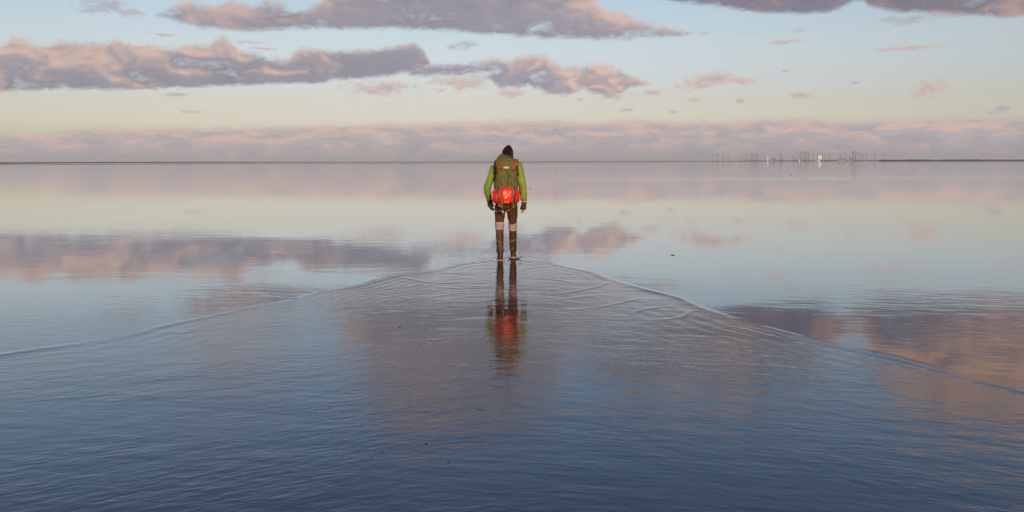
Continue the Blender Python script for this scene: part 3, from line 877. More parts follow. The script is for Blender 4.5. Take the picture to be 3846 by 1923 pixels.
def tube(pts, r, n=10):
    """round limb along a smooth path; r is one radius or one per point"""
    rr = r if isinstance(r, (list, tuple)) else [r] * len(pts)
    return loft([(p, q, q) for p, q in zip(pts, rr)], n)

def ball(c, rx, ry, rz, n=16, m=10):
    return loft([((c[0], c[1], c[2] + rz * math.cos(math.pi * (1 - (i + 0.02) / (m + 0.04)))), rx * math.sin(math.pi * (i + 0.3) / (m + 0.6)), ry * math.sin(math.pi * (i + 0.3) / (m + 0.6))) for i in range(m + 1)], n)

def fused(name, pieces, voxel, mat, parent, smooth_it=4, wrinkle=None):
    """grow several pieces into one continuous skin"""
    V, F = join(*pieces)
    me = bpy.data.meshes.new(name)
    me.from_pydata([tuple(v) for v in V], [], F)
    bm = bmesh.new(); bm.from_mesh(me)
    bmesh.ops.recalc_face_normals(bm, faces=bm.faces)
    bm.to_mesh(me); bm.free()
    tmp = bpy.data.objects.new(name, me)
    COL.objects.link(tmp)
    md = tmp.modifiers.new('r', 'REMESH'); md.mode = 'VOXEL'; md.voxel_size = voxel; md.adaptivity = 0
    ms = tmp.modifiers.new('s', 'SMOOTH'); ms.iterations = smooth_it; ms.factor = 0.5
    dg = bpy.context.evaluated_depsgraph_get()
    out = bpy.data.meshes.new_from_object(tmp.evaluated_get(dg))
    bpy.data.objects.remove(tmp); bpy.data.meshes.remove(me)
    if wrinkle:
        nor = [v.normal.copy() for v in out.vertices]
        for v, nn in zip(out.vertices, nor):
            v.co += nn * wrinkle(v.co)
    out.polygons.foreach_set('use_smooth', [True] * len(out.polygons))
    out.materials.clear(); out.materials.append(mat)
    out.name = name
    o = bpy.data.objects.new(name, out)
    COL.objects.link(o)
    o.parent = parent
    return o

def cloth(name, rgb, rough=0.75, var=0.25, scale=25.0, sheen=0.0, bump=0.0015, dirt=None):
    m = material(name, rgb, rough, 0.25)
    N = Net(m.node_tree)
    b = m.node_tree.nodes['Principled BSDF']
    tc_ = N.new('ShaderNodeTexCoord')
    n1 = N.new('ShaderNodeTexNoise'); n1.inputs['Scale'].default_value = scale; n1.inputs['Detail'].default_value = 6
    N.put(n1.inputs['Vector'], tc_.outputs['Object'])
    c = N.mix(N.smooth(n1.outputs[0], 0.3, 0.7), tuple(q * (1 - var) for q in rgb) + (1,), tuple(min(1, q * (1 + var)) for q in rgb) + (1,))
    if dirt:
        n2 = N.new('ShaderNodeTexNoise'); n2.inputs['Scale'].default_value = 9; n2.inputs['Detail'].default_value = 8; n2.inputs['Roughness'].default_value = 0.7
        N.put(n2.inputs['Vector'], tc_.outputs['Object'])
        c = N.mix(N.smooth(n2.outputs[0], 0.5, 0.66), c, (*dirt, 1))
    N.put(b.inputs['Base Color'], c)
    bp = N.new('ShaderNodeBump'); bp.inputs['Strength'].default_value = 0.6; bp.inputs['Distance'].default_value = bump
    n3 = N.new('ShaderNodeTexNoise'); n3.inputs['Scale'].default_value = 180; n3.inputs['Detail'].default_value = 3
    N.put(n3.inputs['Vector'], tc_.outputs['Object'])
    N.put(bp.inputs['Height'], n3.outputs[0])
    m.node_tree.links.new(bp.outputs[0], b.inputs['Normal'])
    return m

lime = cloth('lime_shell_fabric', (0.190, 0.268, 0.030), 0.6, 0.16, 8, dirt=(0.15, 0.185, 0.03))
olive = cloth('olive_pack_canvas', (0.105, 0.098, 0.030), 0.8, 0.25, 14, dirt=(0.12, 0.10, 0.05))
olive_dark = cloth('dark_olive_webbing', (0.050, 0.050, 0.024), 0.8, 0.2, 30)
webbing = cloth('olive_webbing', (0.125, 0.105, 0.042), 0.75, 0.25, 40)
red_cloth = cloth('red_pack_lining', (0.50, 0.050, 0.022), 0.65, 0.12, 12)
red_tarp = cloth('red_tarpaulin', (0.62, 0.026, 0.014), 0.32, 0.10, 10, bump=0.0008)
brown_trs = cloth('brown_trousers', (0.066, 0.028, 0.016), 0.85, 0.25, 9)
brown_mud = cloth('muddy_neoprene', (0.058, 0.031, 0.013), 0.5, 0.35, 12, dirt=(0.125, 0.078, 0.035))
boot_mat = cloth('wet_boot', (0.030, 0.018, 0.011), 0.4, 0.3, 16)
sole_mat = material('pale_gum_sole', (0.28, 0.19, 0.08), 0.35)
lilac = cloth('lilac_stocking', (0.31, 0.22, 0.26), 0.9, 0.10, 30)
lilac_edge = material('pale_hem', (0.55, 0.42, 0.38), 0.9)
hat_mat = cloth('black_brown_wool', (0.013, 0.006, 0.005), 0.95, 0.3, 60, bump=0.004)
glove_mat = cloth('brown_glove', (0.060, 0.032, 0.018), 0.75, 0.3, 30)
skin = material('skin', (0.55, 0.32, 0.22), 0.55)
hair_mat = material('brown_hair', (0.05, 0.03, 0.02), 0.7)
cream = material('cream_patch', (0.66, 0.55, 0.36), 0.7)
orange = material('orange_trim', (0.55, 0.15, 0.04), 0.7)
cord_mat = material('tan_cord', (0.40, 0.22, 0.12), 0.8)
print_mat = material('pale_print', (0.80, 0.55, 0.30), 0.4)
buckle_mat = material('black_buckle', (0.03, 0.02, 0.02), 0.4)

PX, PY = -0.085, 13.0
person = empty('person', (PX, PY, -0.012))
tag(person, 'person wading away in a lime green jacket, black woollen hat and brown gaiters', 'person')

def nz(p, s, o=0.0):
    return mnoise.noise(Vector((p[0] * s + o, p[1] * s - o, p[2] * s)))

# joints, relative to the person's base (x to the right, y away from the camera, z up)
HIPL, HIPR = (-0.095, 0.0, 0.86), (0.085, 0.02, 0.86)
KNL, KNR = (-0.110, 0.0, 0.50), (0.098, 0.075, 0.50)
ANL, ANR = (-0.100, -0.10, 0.095), (0.103, 0.175, 0.105)
SHL, SHR = (-0.182, 0.02, 1.450), (0.180, 0.02, 1.492)
ELL, ELR = (-0.305, -0.005, 1.135), (0.262, 0.03, 1.13)
WRL, WRR = (-0.268, 0.11, 0.93), (0.276, 0.055, 0.895)

# --- body: one continuous figure, mostly under the clothes
def hand(w, d, side, curl):
    """palm, four fingers and a thumb; w wrist point, d pointing direction, side towards the thumb"""
    w, d = Vector(w), Vector(d).normalized()
    t = Vector(side); t = (t - d * t.dot(d)).normalized()
    nrm = d.cross(t)
    out = [loft([(w - d * 0.01, 0.026, 0.022), (w + d * 0.03, 0.036, 0.020), (w + d * 0.07, 0.041, 0.019), (w + d * 0.092, 0.036, 0.016)], 12)]
    for k, (off, ln) in enumerate(((0.028, 0.070), (0.010, 0.078), (-0.009, 0.073), (-0.027, 0.058))):
        p = w + d * 0.085 + t * off
        pts = [p, p + d * ln * 0.40, p + d * ln * 0.72 + nrm * curl * ln * 0.22, p + d * ln * 0.95 + nrm * curl * ln * 0.55]
        out.append(tube(pts, [0.0098, 0.0095, 0.0088, 0.0072], 8))
    p = w + d * 0.022 + t * 0.028
    out.append(tube([p, p + d * 0.030 + t * 0.024, p + d * 0.062 + t * 0.034 + nrm * curl * 0.006, p + d * 0.084 + t * 0.032 + nrm * curl * 0.014], [0.0125, 0.0115, 0.010, 0.008], 8))
    return out

hd_l = (0.18, 0.10, -1.0)
hd_r = (-0.10, 0.02, -1.0)
hand_l = hand(WRL, hd_l, (0.55, 0.9, 0), 0.9)
hand_r = hand(WRR, hd_r, (-0.6, 0.75, 0), -0.6)
HX, HY, HZ = 0.022, 0.075, 1.665
body_pieces = [
    loft([((0, 0, 0.78), 0.10, 0.07), ((0, 0, 0.86), 0.155, 0.105), ((0, 0, 0.97), 0.150, 0.10), ((0, 0.005, 1.12), 0.135, 0.095), ((0, 0.01, 1.30), 0.160, 0.105), ((0, 0.015, 1.42), 0.175, 0.10), ((0, 0.03, 1.50), 0.10, 0.075)], 18),
    tube([(0, 0.035, 1.46), (0.012, 0.055, 1.53), (HX, HY - 0.01, 1.60)], [0.062, 0.055, 0.055], 12),
    ball((HX, HY, HZ), 0.074, 0.096, 0.112),
    ball((HX, HY + 0.075, HZ - 0.055), 0.045, 0.035, 0.05),                     # jaw
    loft([((HX, HY + 0.090, HZ + 0.02), 0.008, 0.010), ((HX, HY + 0.108, HZ - 0.012), 0.014, 0.014), ((HX, HY + 0.098, HZ - 0.028), 0.012, 0.010)], 8),   # nose
    ball((HX - 0.074, HY + 0.005, HZ - 0.015), 0.010, 0.020, 0.032, 8, 6), ball((HX + 0.074, HY + 0.005, HZ - 0.015), 0.010, 0.020, 0.032, 8, 6),       # ears
    tube([SHL, ELL, WRL], [0.056, 0.044, 0.029], 12), tube([SHR, ELR, WRR], [0.056, 0.044, 0.029], 12),
    tube([(-0.09, 0.015, 1.46), SHL], [0.06, 0.056], 12), tube([(0.09, 0.015, 1.46), SHR], [0.06, 0.056], 12),
    tube([HIPL, (-0.105, 0, 0.68), KNL, (-0.107, -0.036, 0.34), ANL], [0.076, 0.062, 0.048, 0.046, 0.036], 14),
    tube([HIPR, (0.094, 0.045, 0.68), KNR, (0.100, 0.112, 0.34), ANR], [0.076, 0.062, 0.048, 0.046, 0.036], 14),
    tube([(ANL[0], ANL[1] - 0.03, 0.02), (ANL[0] - 0.005, ANL[1] + 0.06, 0.025), (ANL[0] - 0.01, ANL[1] + 0.15, 0.0)], [0.033, 0.036, 0.026], 10), tube([ANL, (ANL[0], ANL[1] - 0.01, 0.03)], [0.036, 0.036], 10),
    tube([(ANR[0], ANR[1] - 0.03, 0.03), (ANR[0] + 0.005, ANR[1] + 0.06, 0.03), (ANR[0] + 0.01, ANR[1] + 0.15, 0.01)], [0.033, 0.036, 0.026], 10), tube([ANR, (ANR[0], ANR[1] - 0.01, 0.04)], [0.036, 0.036], 10),
] + hand_l + hand_r
body = fused('body', body_pieces, 0.0062, skin, person, 2)
eye_white = material('eye', (0.7, 0.68, 0.65), 0.2)
lip = material('lip', (0.38, 0.15, 0.12), 0.5)
for s in (-1, 1):
    mesh_obj('eye', *ball((HX + s * 0.030, HY + 0.088, HZ + 0.010), 0.012, 0.010, 0.009, 10, 6), eye_white, person, True)
mesh_obj('mouth', *loft([((HX - 0.022, HY + 0.098, HZ - 0.058), 0.002, 0.003), ((HX, HY + 0.108, HZ - 0.058), 0.006, 0.006), ((HX + 0.022, HY + 0.098, HZ - 0.058), 0.002, 0.003)], 8), lip, person, True)
mesh_obj('hair', *loft([((HX, HY - 0.055, HZ - 0.075), 0.060, 0.035), ((HX, HY - 0.052, HZ - 0.03), 0.077, 0.052), ((HX, HY - 0.045, HZ + 0.03), 0.078, 0.058)], 16), hair_mat, person, True)

# --- hat: ribbed, drawn up to a soft point that leans a little to the right
def hat():
    rows = [(-0.060, 0.083, 0), (-0.045, 0.0905, 0), (-0.02, 0.0915, 0), (0.01, 0.092, 0), (0.035, 0.090, 0.001), (0.06, 0.083, 0.003), (0.082, 0.072, 0.005), (0.102, 0.058, 0.008), (0.118, 0.044, 0.010), (0.131, 0.030, 0.012), (0.139, 0.014, 0.013)]
    n = 56
    V, F = [], []
    for z, r, lean in rows:
        for k in range(n):
            a = 2 * math.pi * k / n
            q = r * (1 + 0.020 * math.cos(a * 28 / 2)) + 0.002 * nz((math.cos(a), math.sin(a), z * 20), 2.0)
            back = -0.012 if math.sin(a) < 0 and z < 0 else 0
            V.append((HX - 0.002 + lean + q * math.cos(a) * 0.955, HY - 0.005 + q * math.sin(a) * 1.16, HZ + z * 1.04 + back))
    for i in range(len(rows) - 1):
        for k in range(n):
            F.append((i * n + k, i * n + (k + 1) % n, i * n + n + (k + 1) % n, i * n + n + k))
    F.append(tuple((len(rows) - 1) * n + k for k in range(n)))
    return V, F
mesh_obj('hat', *hat(), hat_mat, person, True)

# --- jacket: torso, sleeves with folds, stand-up hood collar
def jacket_wrinkle(p):
    x, y, z = p
    arm = abs(x) > 0.19
    w = 0.0035 * nz(p, 14)
    if arm:
        w += 0.0085 * math.sin(z * 58 + 9 * x + 2.5 * nz(p, 8)) * max(0.15, min(1, (1.30 - z) / 0.3)) * (0.5 + 0.5 * nz(p, 5, 3))
    return w
jk = [loft([((0, 0.0, 0.90), 0.175, 0.125), ((0, 0, 0.98), 0.178, 0.128), ((0, 0.005, 1.12), 0.168, 0.12), ((0, 0.01, 1.30), 0.188, 0.128), ((0, 0.015, 1.41), 0.200, 0.122), ((0.0, 0.025, 1.49), 0.155, 0.10), ((0.005, 0.04, 1.54), 0.10, 0.085), ((0.012, 0.055, 1.585), 0.083, 0.082), ((0.016, 0.06, 1.605), 0.076, 0.078)], 20),
      loft([((-0.13, 0.02, 1.455), 0.075, 0.075), (SHL, 0.078, 0.075), ((-0.242, 0.012, 1.30), 0.060, 0.062), (ELL, 0.058, 0.062), ((-0.292, 0.05, 1.035), 0.054, 0.055), ((-0.272, 0.095, 0.962), 0.049, 0.050)], 16),
      loft([((0.04, 0.045, 1.575), 0.05, 0.06), ((0.105, 0.03, 1.535), 0.066, 0.07), (SHR, 0.077, 0.075), ((0.230, 0.026, 1.30), 0.064, 0.064), (ELR, 0.060, 0.060), ((0.270, 0.042, 1.02), 0.057, 0.056), ((0.275, 0.052, 0.935), 0.051, 0.050)], 16)]
jacket = fused('jacket', jk, 0.011, lime, person, 5, jacket_wrinkle)
mesh_obj('hood', *loft([((-0.01, -0.055, 1.515), 0.10, 0.035), ((0.0, -0.055, 1.56), 0.098, 0.046), ((0.008, -0.045, 1.60), 0.085, 0.050), ((0.012, -0.03, 1.625), 0.06, 0.045)], 16), lime, person, True)

# --- trousers
def trouser_wrinkle(p):
    return 0.003 * nz(p, 16) + 0.0035 * math.sin(p[2] * 46 + 4 * nz(p, 7)) * max(0, min(1, (0.80 - p[2]) / 0.15))
tr = [loft([((0, 0.0, 0.765), 0.09, 0.07), ((-0.004, -0.005, 0.84), 0.178, 0.128), ((0, 0.0, 0.92), 0.172, 0.125), ((0, 0, 1.0), 0.16, 0.115)], 18),
      loft([(HIPL, 0.092, 0.098), ((-0.104, 0, 0.76), 0.086, 0.090), ((-0.108, 0, 0.68), 0.078, 0.082), ((-0.110, 0, 0.61), 0.069, 0.071), ((-0.110, 0, 0.565), 0.060, 0.061)], 16),
      loft([(HIPR, 0.092, 0.098), ((0.090, 0.03, 0.76), 0.086, 0.090), ((0.094, 0.045, 0.68), 0.078, 0.082), ((0.097, 0.062, 0.60), 0.068, 0.070), ((0.098, 0.068, 0.55), 0.059, 0.060)], 16)]
trousers = fused('trousers', tr, 0.010, brown_trs, person, 4, trouser_wrinkle)

# --- knee stockings, gaiters, boots
def leg_sleeve(name, secs, mat, seed, amp=0.003, n=22):
    V, F = loft(secs, n, False)
    V = [v + Vector((v.x - secs[0][0][0], v.y - secs[0][0][1], 0)).normalized() * amp * nz(v, 22, seed) for v in V]
    o = mesh_obj(name, V, F, mat, person, True)
    md = o.modifiers.new('thick', 'SOLIDIFY'); md.thickness = 0.004; md.offset = -1
    return o
def lerp_secs(secs, k=4):
    out = []
    for a, b in zip(secs[:-1], secs[1:]):
        for i in range(k):
            t = i / k
            out.append((tuple(Vector(a[0]).lerp(Vector(b[0]), t)), a[1] + (b[1] - a[1]) * t, a[2] + (b[2] - a[2]) * t))
    return out + [secs[-1]]
def wet_leg(side):
    L = side < 0
    k, a = (KNL, ANL) if L else (KNR, ANR)
    dz = 0.0 if L else -0.012
    top = 0.597 + dz
    m = lambda z: (k[0] + (a[0] - k[0]) * max(0, (k[2] - z) / (k[2] - a[2])), k[1] + (a[1] - k[1]) * max(0, (k[2] - z) / (k[2] - a[2])), z)
    st = leg_sleeve('stocking', lerp_secs([(m(0.455), 0.060, 0.062), (m(0.50), 0.067, 0.069), (m(0.55), 0.070, 0.072), (m(top - 0.004), 0.073, 0.075)]), lilac, 1 + side)
    mesh_obj('hem', *loft([(m(top - 0.006), 0.0755, 0.0775), (m(top), 0.077, 0.079), (m(top + 0.006), 0.0755, 0.0775)], 22, False), lilac_edge, st, True)
    ga = leg_sleeve('gaiter', lerp_secs([(m(0.135), 0.056, 0.060), (m(0.17), 0.060, 0.066), (m(0.215), 0.056, 0.060), (m(0.30), 0.058, 0.066), (m(0.38), 0.0605, 0.068), (m(0.45), 0.062, 0.068), (m(0.480), 0.064, 0.069)]), brown_mud, 5 + side, 0.005)
    mesh_obj('hem', *loft([(m(0.478), 0.0655, 0.0705), (m(0.483), 0.067, 0.072), (m(0.488), 0.0655, 0.0705)], 22, False), lilac_edge, ga, True)
    # thin lashing cord winding down the calf
    pts = []
    for i in range(9):
        t = i / 8
        z = 0.335 - 0.06 * t
        an = R(-165 + 130 * t) if L else R(-15 - 130 * t)
        c = m(z)
        pts.append((c[0] + 0.0635 * math.cos(an), c[1] + 0.073 * math.sin(an), z))
    mesh_obj('cord', *tube(pts, 0.0028, 6), cord_mat, ga, True)
    x0, y0 = a[0], a[1]
    lift = 0.0 if L else 0.012
    tilt = 0.0 if L else 0.02
    boot = fused('boot', [
        loft([((x0, y0 - 0.018, 0.018 + lift), 0.040, 0.052), ((x0, y0 - 0.015, 0.06 + lift), 0.045, 0.056), ((x0, y0 - 0.008, 0.10 + lift), 0.046, 0.052), ((x0, y0, 0.145), 0.050, 0.054), ((x0, y0 + 0.002, 0.165), 0.050, 0.054)], 18),
        loft([((x0, y0 - 0.06, 0.022 + lift), 0.026, 0.02), ((x0, y0 - 0.045, 0.032 + lift), 0.041, 0.034), ((x0 + side * 0.004, y0 + 0.06, 0.040 + lift), 0.047, 0.042), ((x0 + side * 0.009, y0 + 0.135, 0.028 + lift - tilt), 0.049, 0.030), ((x0 + side * 0.009, y0 + 0.195, 0.018 + lift - tilt), 0.036, 0.018)], 16)],
        0.008, boot_mat, person, 3, lambda p: 0.0025 * nz(p, 20))
    mesh_obj('sole', *loft([((x0, y0 - 0.070, 0.008 + lift), 0.026, 0.016, 3.0), ((x0, y0 - 0.062, 0.008 + lift), 0.043, 0.019, 3.0), ((x0, y0 - 0.01, 0.006 + lift), 0.049, 0.018, 3.0), ((x0 + side * 0.006, y0 + 0.10, 0.004 + lift - tilt), 0.054, 0.017, 3.0), ((x0 + side * 0.009, y0 + 0.18, 0.002 + lift - tilt), 0.046, 0.015, 3.0), ((x0 + side * 0.009, y0 + 0.212, 0.002 + lift - tilt), 0.022, 0.012, 3.0)], 16), sole_mat, boot, True)
    mesh_obj('welt', *loft([((x0, y0 - 0.066, 0.028 + lift), 0.036, 0.005, 2.6), ((x0, y0 - 0.03, 0.029 + lift), 0.0485, 0.005, 2.6), ((x0, y0 + 0.02, 0.027 + lift), 0.049, 0.005, 2.6)], 12), red_cloth, boot, True)
wet_leg(-1)
wet_leg(1)

# --- gloves: palms and fingers a little thicker than the hand; the right one leaves the finger ends bare
def glove(w, d, side, curl, bare):
    w, d = Vector(w), Vector(d).normalized()
    t = Vector(side); t = (t - d * t.dot(d)).normalized()
    nrm = d.cross(t)
    out = [loft([(w - d * 0.022, 0.046, 0.046), (w + d * 0.005, 0.042, 0.038), (w + d * 0.03, 0.043, 0.028), (w + d * 0.07, 0.048, 0.026), (w + d * 0.094, 0.043, 0.021)], 14)]
    for off, ln in ((0.028, 0.070), (0.010, 0.078), (-0.009, 0.073), (-0.027, 0.058)):
        p = w + d * 0.080 + t * off
        pts = [p, p + d * ln * 0.40, p + d * ln * 0.72 + nrm * curl * ln * 0.22, p + d * ln * 1.02 + nrm * curl * ln * 0.58]
        if bare:
            out.append(tube(pts[:2], [0.0138, 0.0128], 8))
        else:
            out.append(tube(pts, [0.0138, 0.0132, 0.0125, 0.0105], 8))
    p = w + d * 0.022 + t * 0.028
    th = [p, p + d * 0.030 + t * 0.024, p + d * 0.062 + t * 0.034 + nrm * curl * 0.006, p + d * 0.088 + t * 0.032 + nrm * curl * 0.014]
    out.append(tube(th, [0.017, 0.0155, 0.0138, 0.011], 8))
    return out
fused('glove', glove(WRL, hd_l, (0.55, 0.9, 0), 0.9, False), 0.0055, glove_mat, person, 2, lambda p: 0.0015 * nz(p, 40))
fused('glove', glove(WRR, hd_r, (-0.6, 0.75, 0), -0.6, True), 0.0055, glove_mat, person, 2, lambda p: 0.0015 * nz(p, 40))

# ------------------------------------------------------------------ backpack and the red dry bag strapped under it
pack = empty('backpack', (PX, PY - 0.13, 0.9))
tag(pack, 'big worn olive green rucksack with red side panels on the back of the walker', 'backpack')
OX, OY, OZ = PX, PY - 0.13, 0.9
def sag(p):
    return 0.006 * nz(p, 9) + 0.0035 * nz(p, 24, 7)
sack_secs = [((-0.002, -0.125, 0.10), 0.150, 0.095, 3.2), ((0, -0.135, 0.17), 0.178, 0.118, 3.4), ((0.002, -0.135, 0.27), 0.180, 0.120, 3.4), ((0.002, -0.130, 0.40), 0.170, 0.118, 3.2), ((0, -0.125, 0.52), 0.157, 0.112, 3.0), ((-0.002, -0.118, 0.60), 0.148, 0.100, 2.8)]
def subdiv_secs(S, k=5):
    out = []
    for a, b in zip(S[:-1], S[1:]):
        for i in range(k):
            t = i / k
            out.append((tuple(Vector(a[0]).lerp(Vector(b[0]), t)), a[1] + (b[1] - a[1]) * t, a[2] + (b[2] - a[2]) * t, a[3] + (b[3] - a[3]) * t))
    return out + [S[-1]]
sack = fused('sack', [loft(subdiv_secs(sack_secs), 32)], 0.010, olive, pack, 5, sag)
lid_secs = [((-0.004, -0.130, 0.50), 0.150, 0.112, 2.8), ((-0.003, -0.130, 0.545), 0.160, 0.122, 2.8), ((-0.004, -0.120, 0.62), 0.163, 0.118, 2.6), ((-0.002, -0.108, 0.675), 0.150, 0.098, 2.4), ((0.004, -0.098, 0.712), 0.115, 0.070, 2.2), ((0.010, -0.095, 0.728), 0.07, 0.04, 2.0)]
lid = fused('lid', [loft(subdiv_secs(lid_secs), 32)], 0.010, olive, pack, 5, lambda p: sag(p) + 0.004 * math.sin(p[2] * 70 + 3 * nz(p, 6)))
mesh_obj('back_panel', *loft([((0, -0.006, 0.06), 0.15, 0.02, 3), ((0, 0.0, 0.30), 0.15, 0.02, 3), ((0, 0.0, 0.60), 0.13, 0.02, 3)], 16), olive_dark, pack, True)

def bvh_of(*objs):
    V, F = [], []
    for o in objs:
        b = len(V)
        off = o.matrix_basis.translation
        V += [v.co + off for v in o.data.vertices]
        F += [tuple(i + b for i in p.vertices) for p in o.data.polygons]
    return BVHTree.FromPolygons(V, F)
pack_skin = bvh_of(sack, lid)

def onto(skin_tree, x, z, lift, fallback_y=-0.2):
    """the point of the pack's outside at (x, z), seen from behind, lifted off by lift"""
    h = skin_tree.ray_cast(Vector((x, -2.0, z)), Vector((0, 1, 0)))
    if h[0] is None:
        return Vector((x, fallback_y, z)), Vector((0, -1, 0))
    return h[0] + h[1] * lift, h[1]

def ribbon(name, tree, pts, width, mat, parent, lift=0.004, thick=0.0035, n=18, fallback=-0.2, hang=None):
    """a strap laid over the surface along pts (x, z); width one value or one per point"""
    P = smooth_line(pts, max(2, n // max(1, len(pts) - 1)))
    V, F = [], []
    m = len(P)
    wd = lambda i: width if not isinstance(width, (list, tuple)) else width[0] + (width[1] - width[0]) * i / (m - 1)
    for i, (x, z) in enumerate(P):
        a, b = P[max(i - 1, 0)], P[min(i + 1, m - 1)]
        d = Vector((b[0] - a[0], b[1] - a[1])).normalized()
        s = Vector((-d.y, d.x))
        for k in (-1, 0, 1):
            q, nn = onto(tree, x + s.x * wd(i) * 0.5 * k, z + s.y * wd(i) * 0.5 * k, lift, fallback)
            if hang is not None and z < hang[0]:
                q.y = hang[1] - 0.01 * math.sin((hang[0] - z) * 20) * k * 0.3
            V.append(q); 
    for i in range(m - 1):
        for k in range(2):
            F.append((i * 3 + k, i * 3 + k + 1, i * 3 + 4 + k, i * 3 + 3 + k))
    o = mesh_obj(name, V, F, mat, parent, True)
    md = o.modifiers.new('thick', 'SOLIDIFY'); md.thickness = thick; md.offset = 0
    return o

# picture-like places on the pack: x to the right, z up from the pack's base (0.9 m over the water)
ribbon('side_panel', pack_skin, [(-0.155, 0.645), (-0.142, 0.585), (-0.118, 0.505)], [0.026, 0.016], red_cloth, pack, 0.005)
ribbon('side_panel', pack_skin, [(0.150, 0.660), (0.134, 0.600), (0.110, 0.520)], [0.032, 0.018], red_cloth, pack, 0.005)
# maker's patch: cream with an orange rim and a worn, unreadable line of lettering
pt = ribbon('patch', pack_skin, [(-0.043, 0.548), (0.0, 0.548), (0.043, 0.548)], 0.026, cream, pack, 0.006, 0.003)
ribbon('rim', pack_skin, [(-0.044, 0.5625), (0.0, 0.5635), (0.044, 0.5625)], 0.006, orange, pt, 0.007, 0.003)
rnd = random.Random(4)
for k in range(7):
    x = -0.030 + k * 0.0100
    ribbon('letter', pack_skin, [(x - 0.003, 0.547), (x, 0.549 + rnd.uniform(-0.002, 0.002)), (x + 0.003, 0.547)], 0.006, orange, pt, 0.008, 0.002, 4)
# lashings
def buckle(x, z, w=0.030, h=0.034):
    q, nn = onto(pack_skin, x, z, 0.007)
    b = mesh_obj('buckle', *join(box_mesh(-w / 2, -w / 2 + 0.007, -0.005, 0.004, -h / 2, h / 2), box_mesh(w / 2 - 0.007, w / 2, -0.005, 0.004, -h / 2, h / 2), box_mesh(-w / 2 + 0.0071, w / 2 - 0.0071, -0.006, 0.004, h / 2 - 0.008, h / 2), box_mesh(-w / 2 + 0.0071, w / 2 - 0.0071, -0.006, 0.004, -h / 2, -h / 2 + 0.008), box_mesh(-w / 2 + 0.0071, w / 2 - 0.0071, -0.007, 0.003, -0.004, 0.004)), buckle_mat, pack)
    b.location = q
    return b
ribbon('lid_strap', pack_skin, [(-0.105, 0.50), (-0.104, 0.44), (-0.102, 0.36), (-0.098, 0.28)], 0.026, webbing, pack, 0.005)
ribbon('lid_strap', pack_skin, [(0.092, 0.51), (0.090, 0.44), (0.090, 0.36), (0.094, 0.28)], 0.024, webbing, pack, 0.005)
buckle(-0.104, 0.425)
buckle(0.091, 0.440)
ribbon('daisy_chain', pack_skin, [(0.020, 0.49), (0.032, 0.44), (0.028, 0.38), (0.026, 0.30)], 0.012, olive_dark, pack, 0.005)
buckle(0.018, 0.395, 0.018, 0.022)
ribbon('pocket_seam', pack_skin, [(-0.075, 0.405), (-0.080, 0.35), (-0.082, 0.29)], 0.008, olive_dark, pack, 0.004)
ribbon('top_strap', pack_skin, [(0.030, 0.705), (0.028, 0.68), (0.028, 0.655)], 0.030, olive_dark, pack, 0.005)
buckle(0.029, 0.672, 0.034, 0.022)
ribbon('worn_hem', pack_skin, [(-0.045, 0.512), (0.0, 0.505), (0.045, 0.510)], 0.007, webbing, pack, 0.005)
# shoulder harness seen past the edges of the pack, load lifters and hip wings
mesh_obj('shoulder_strap', *loft([((-0.150, 0.02, 0.66), 0.026, 0.010, 3), ((-0.165, -0.01, 0.61), 0.024, 0.010, 3), ((-0.172, -0.03, 0.54), 0.022, 0.009, 3), ((-0.176, -0.02, 0.44), 0.018, 0.009, 3)], 12), olive_dark, pack, True)
mesh_obj('shoulder_strap', *loft([((0.150, 0.02, 0.67), 0.026, 0.010, 3), ((0.168, -0.005, 0.62), 0.022, 0.010, 3), ((0.170, -0.03, 0.54), 0.018, 0.009, 3), ((0.180, -0.02, 0.42), 0.015, 0.009, 3)], 12), olive_dark, pack, True)
mesh_obj('load_lifter', *tube([(-0.150, -0.05, 0.625), (-0.182, -0.03, 0.640), (-0.186, -0.02, 0.615), (-0.160, -0.04, 0.585)], [0.006, 0.007, 0.007, 0.005], 8), olive_dark, pack, True)
mesh_obj('load_lifter', *tube([(0.160, -0.045, 0.65), (0.180, -0.03, 0.63), (0.176, -0.03, 0.60), (0.160, -0.05, 0.60)], [0.005, 0.006, 0.006, 0.005], 8), webbing, pack, True)
mesh_obj('strap_end', *box_mesh(0.150, 0.170, -0.075, -0.070, 0.594, 0.606), cream, pack)
for s in (-1, 1):
    mesh_obj('hip_wing', *loft([((s * 0.10, -0.04, 0.155), 0.05, 0.022, 3), ((s * 0.170, -0.01, 0.165), 0.04, 0.020, 3), ((s * 0.205, 0.06, 0.150), 0.022, 0.030, 3)], 12), olive_dark, pack, True)
mesh_obj('side_strap', *tube([(0.165, -0.10, 0.42), (0.182, -0.07, 0.33), (0.198, -0.05, 0.27), (0.205, -0.04, 0.20), (0.198, -0.06, 0.14)], [0.006, 0.007, 0.008, 0.008, 0.006], 8), olive_dark, pack, True)
mesh_obj('side_strap', *tube([(-0.170, -0.10, 0.40), (-0.185, -0.07, 0.31), (-0.186, -0.05, 0.24), (-0.178, -0.06, 0.17)], [0.005, 0.006, 0.006, 0.005], 8), olive_dark, pack, True)

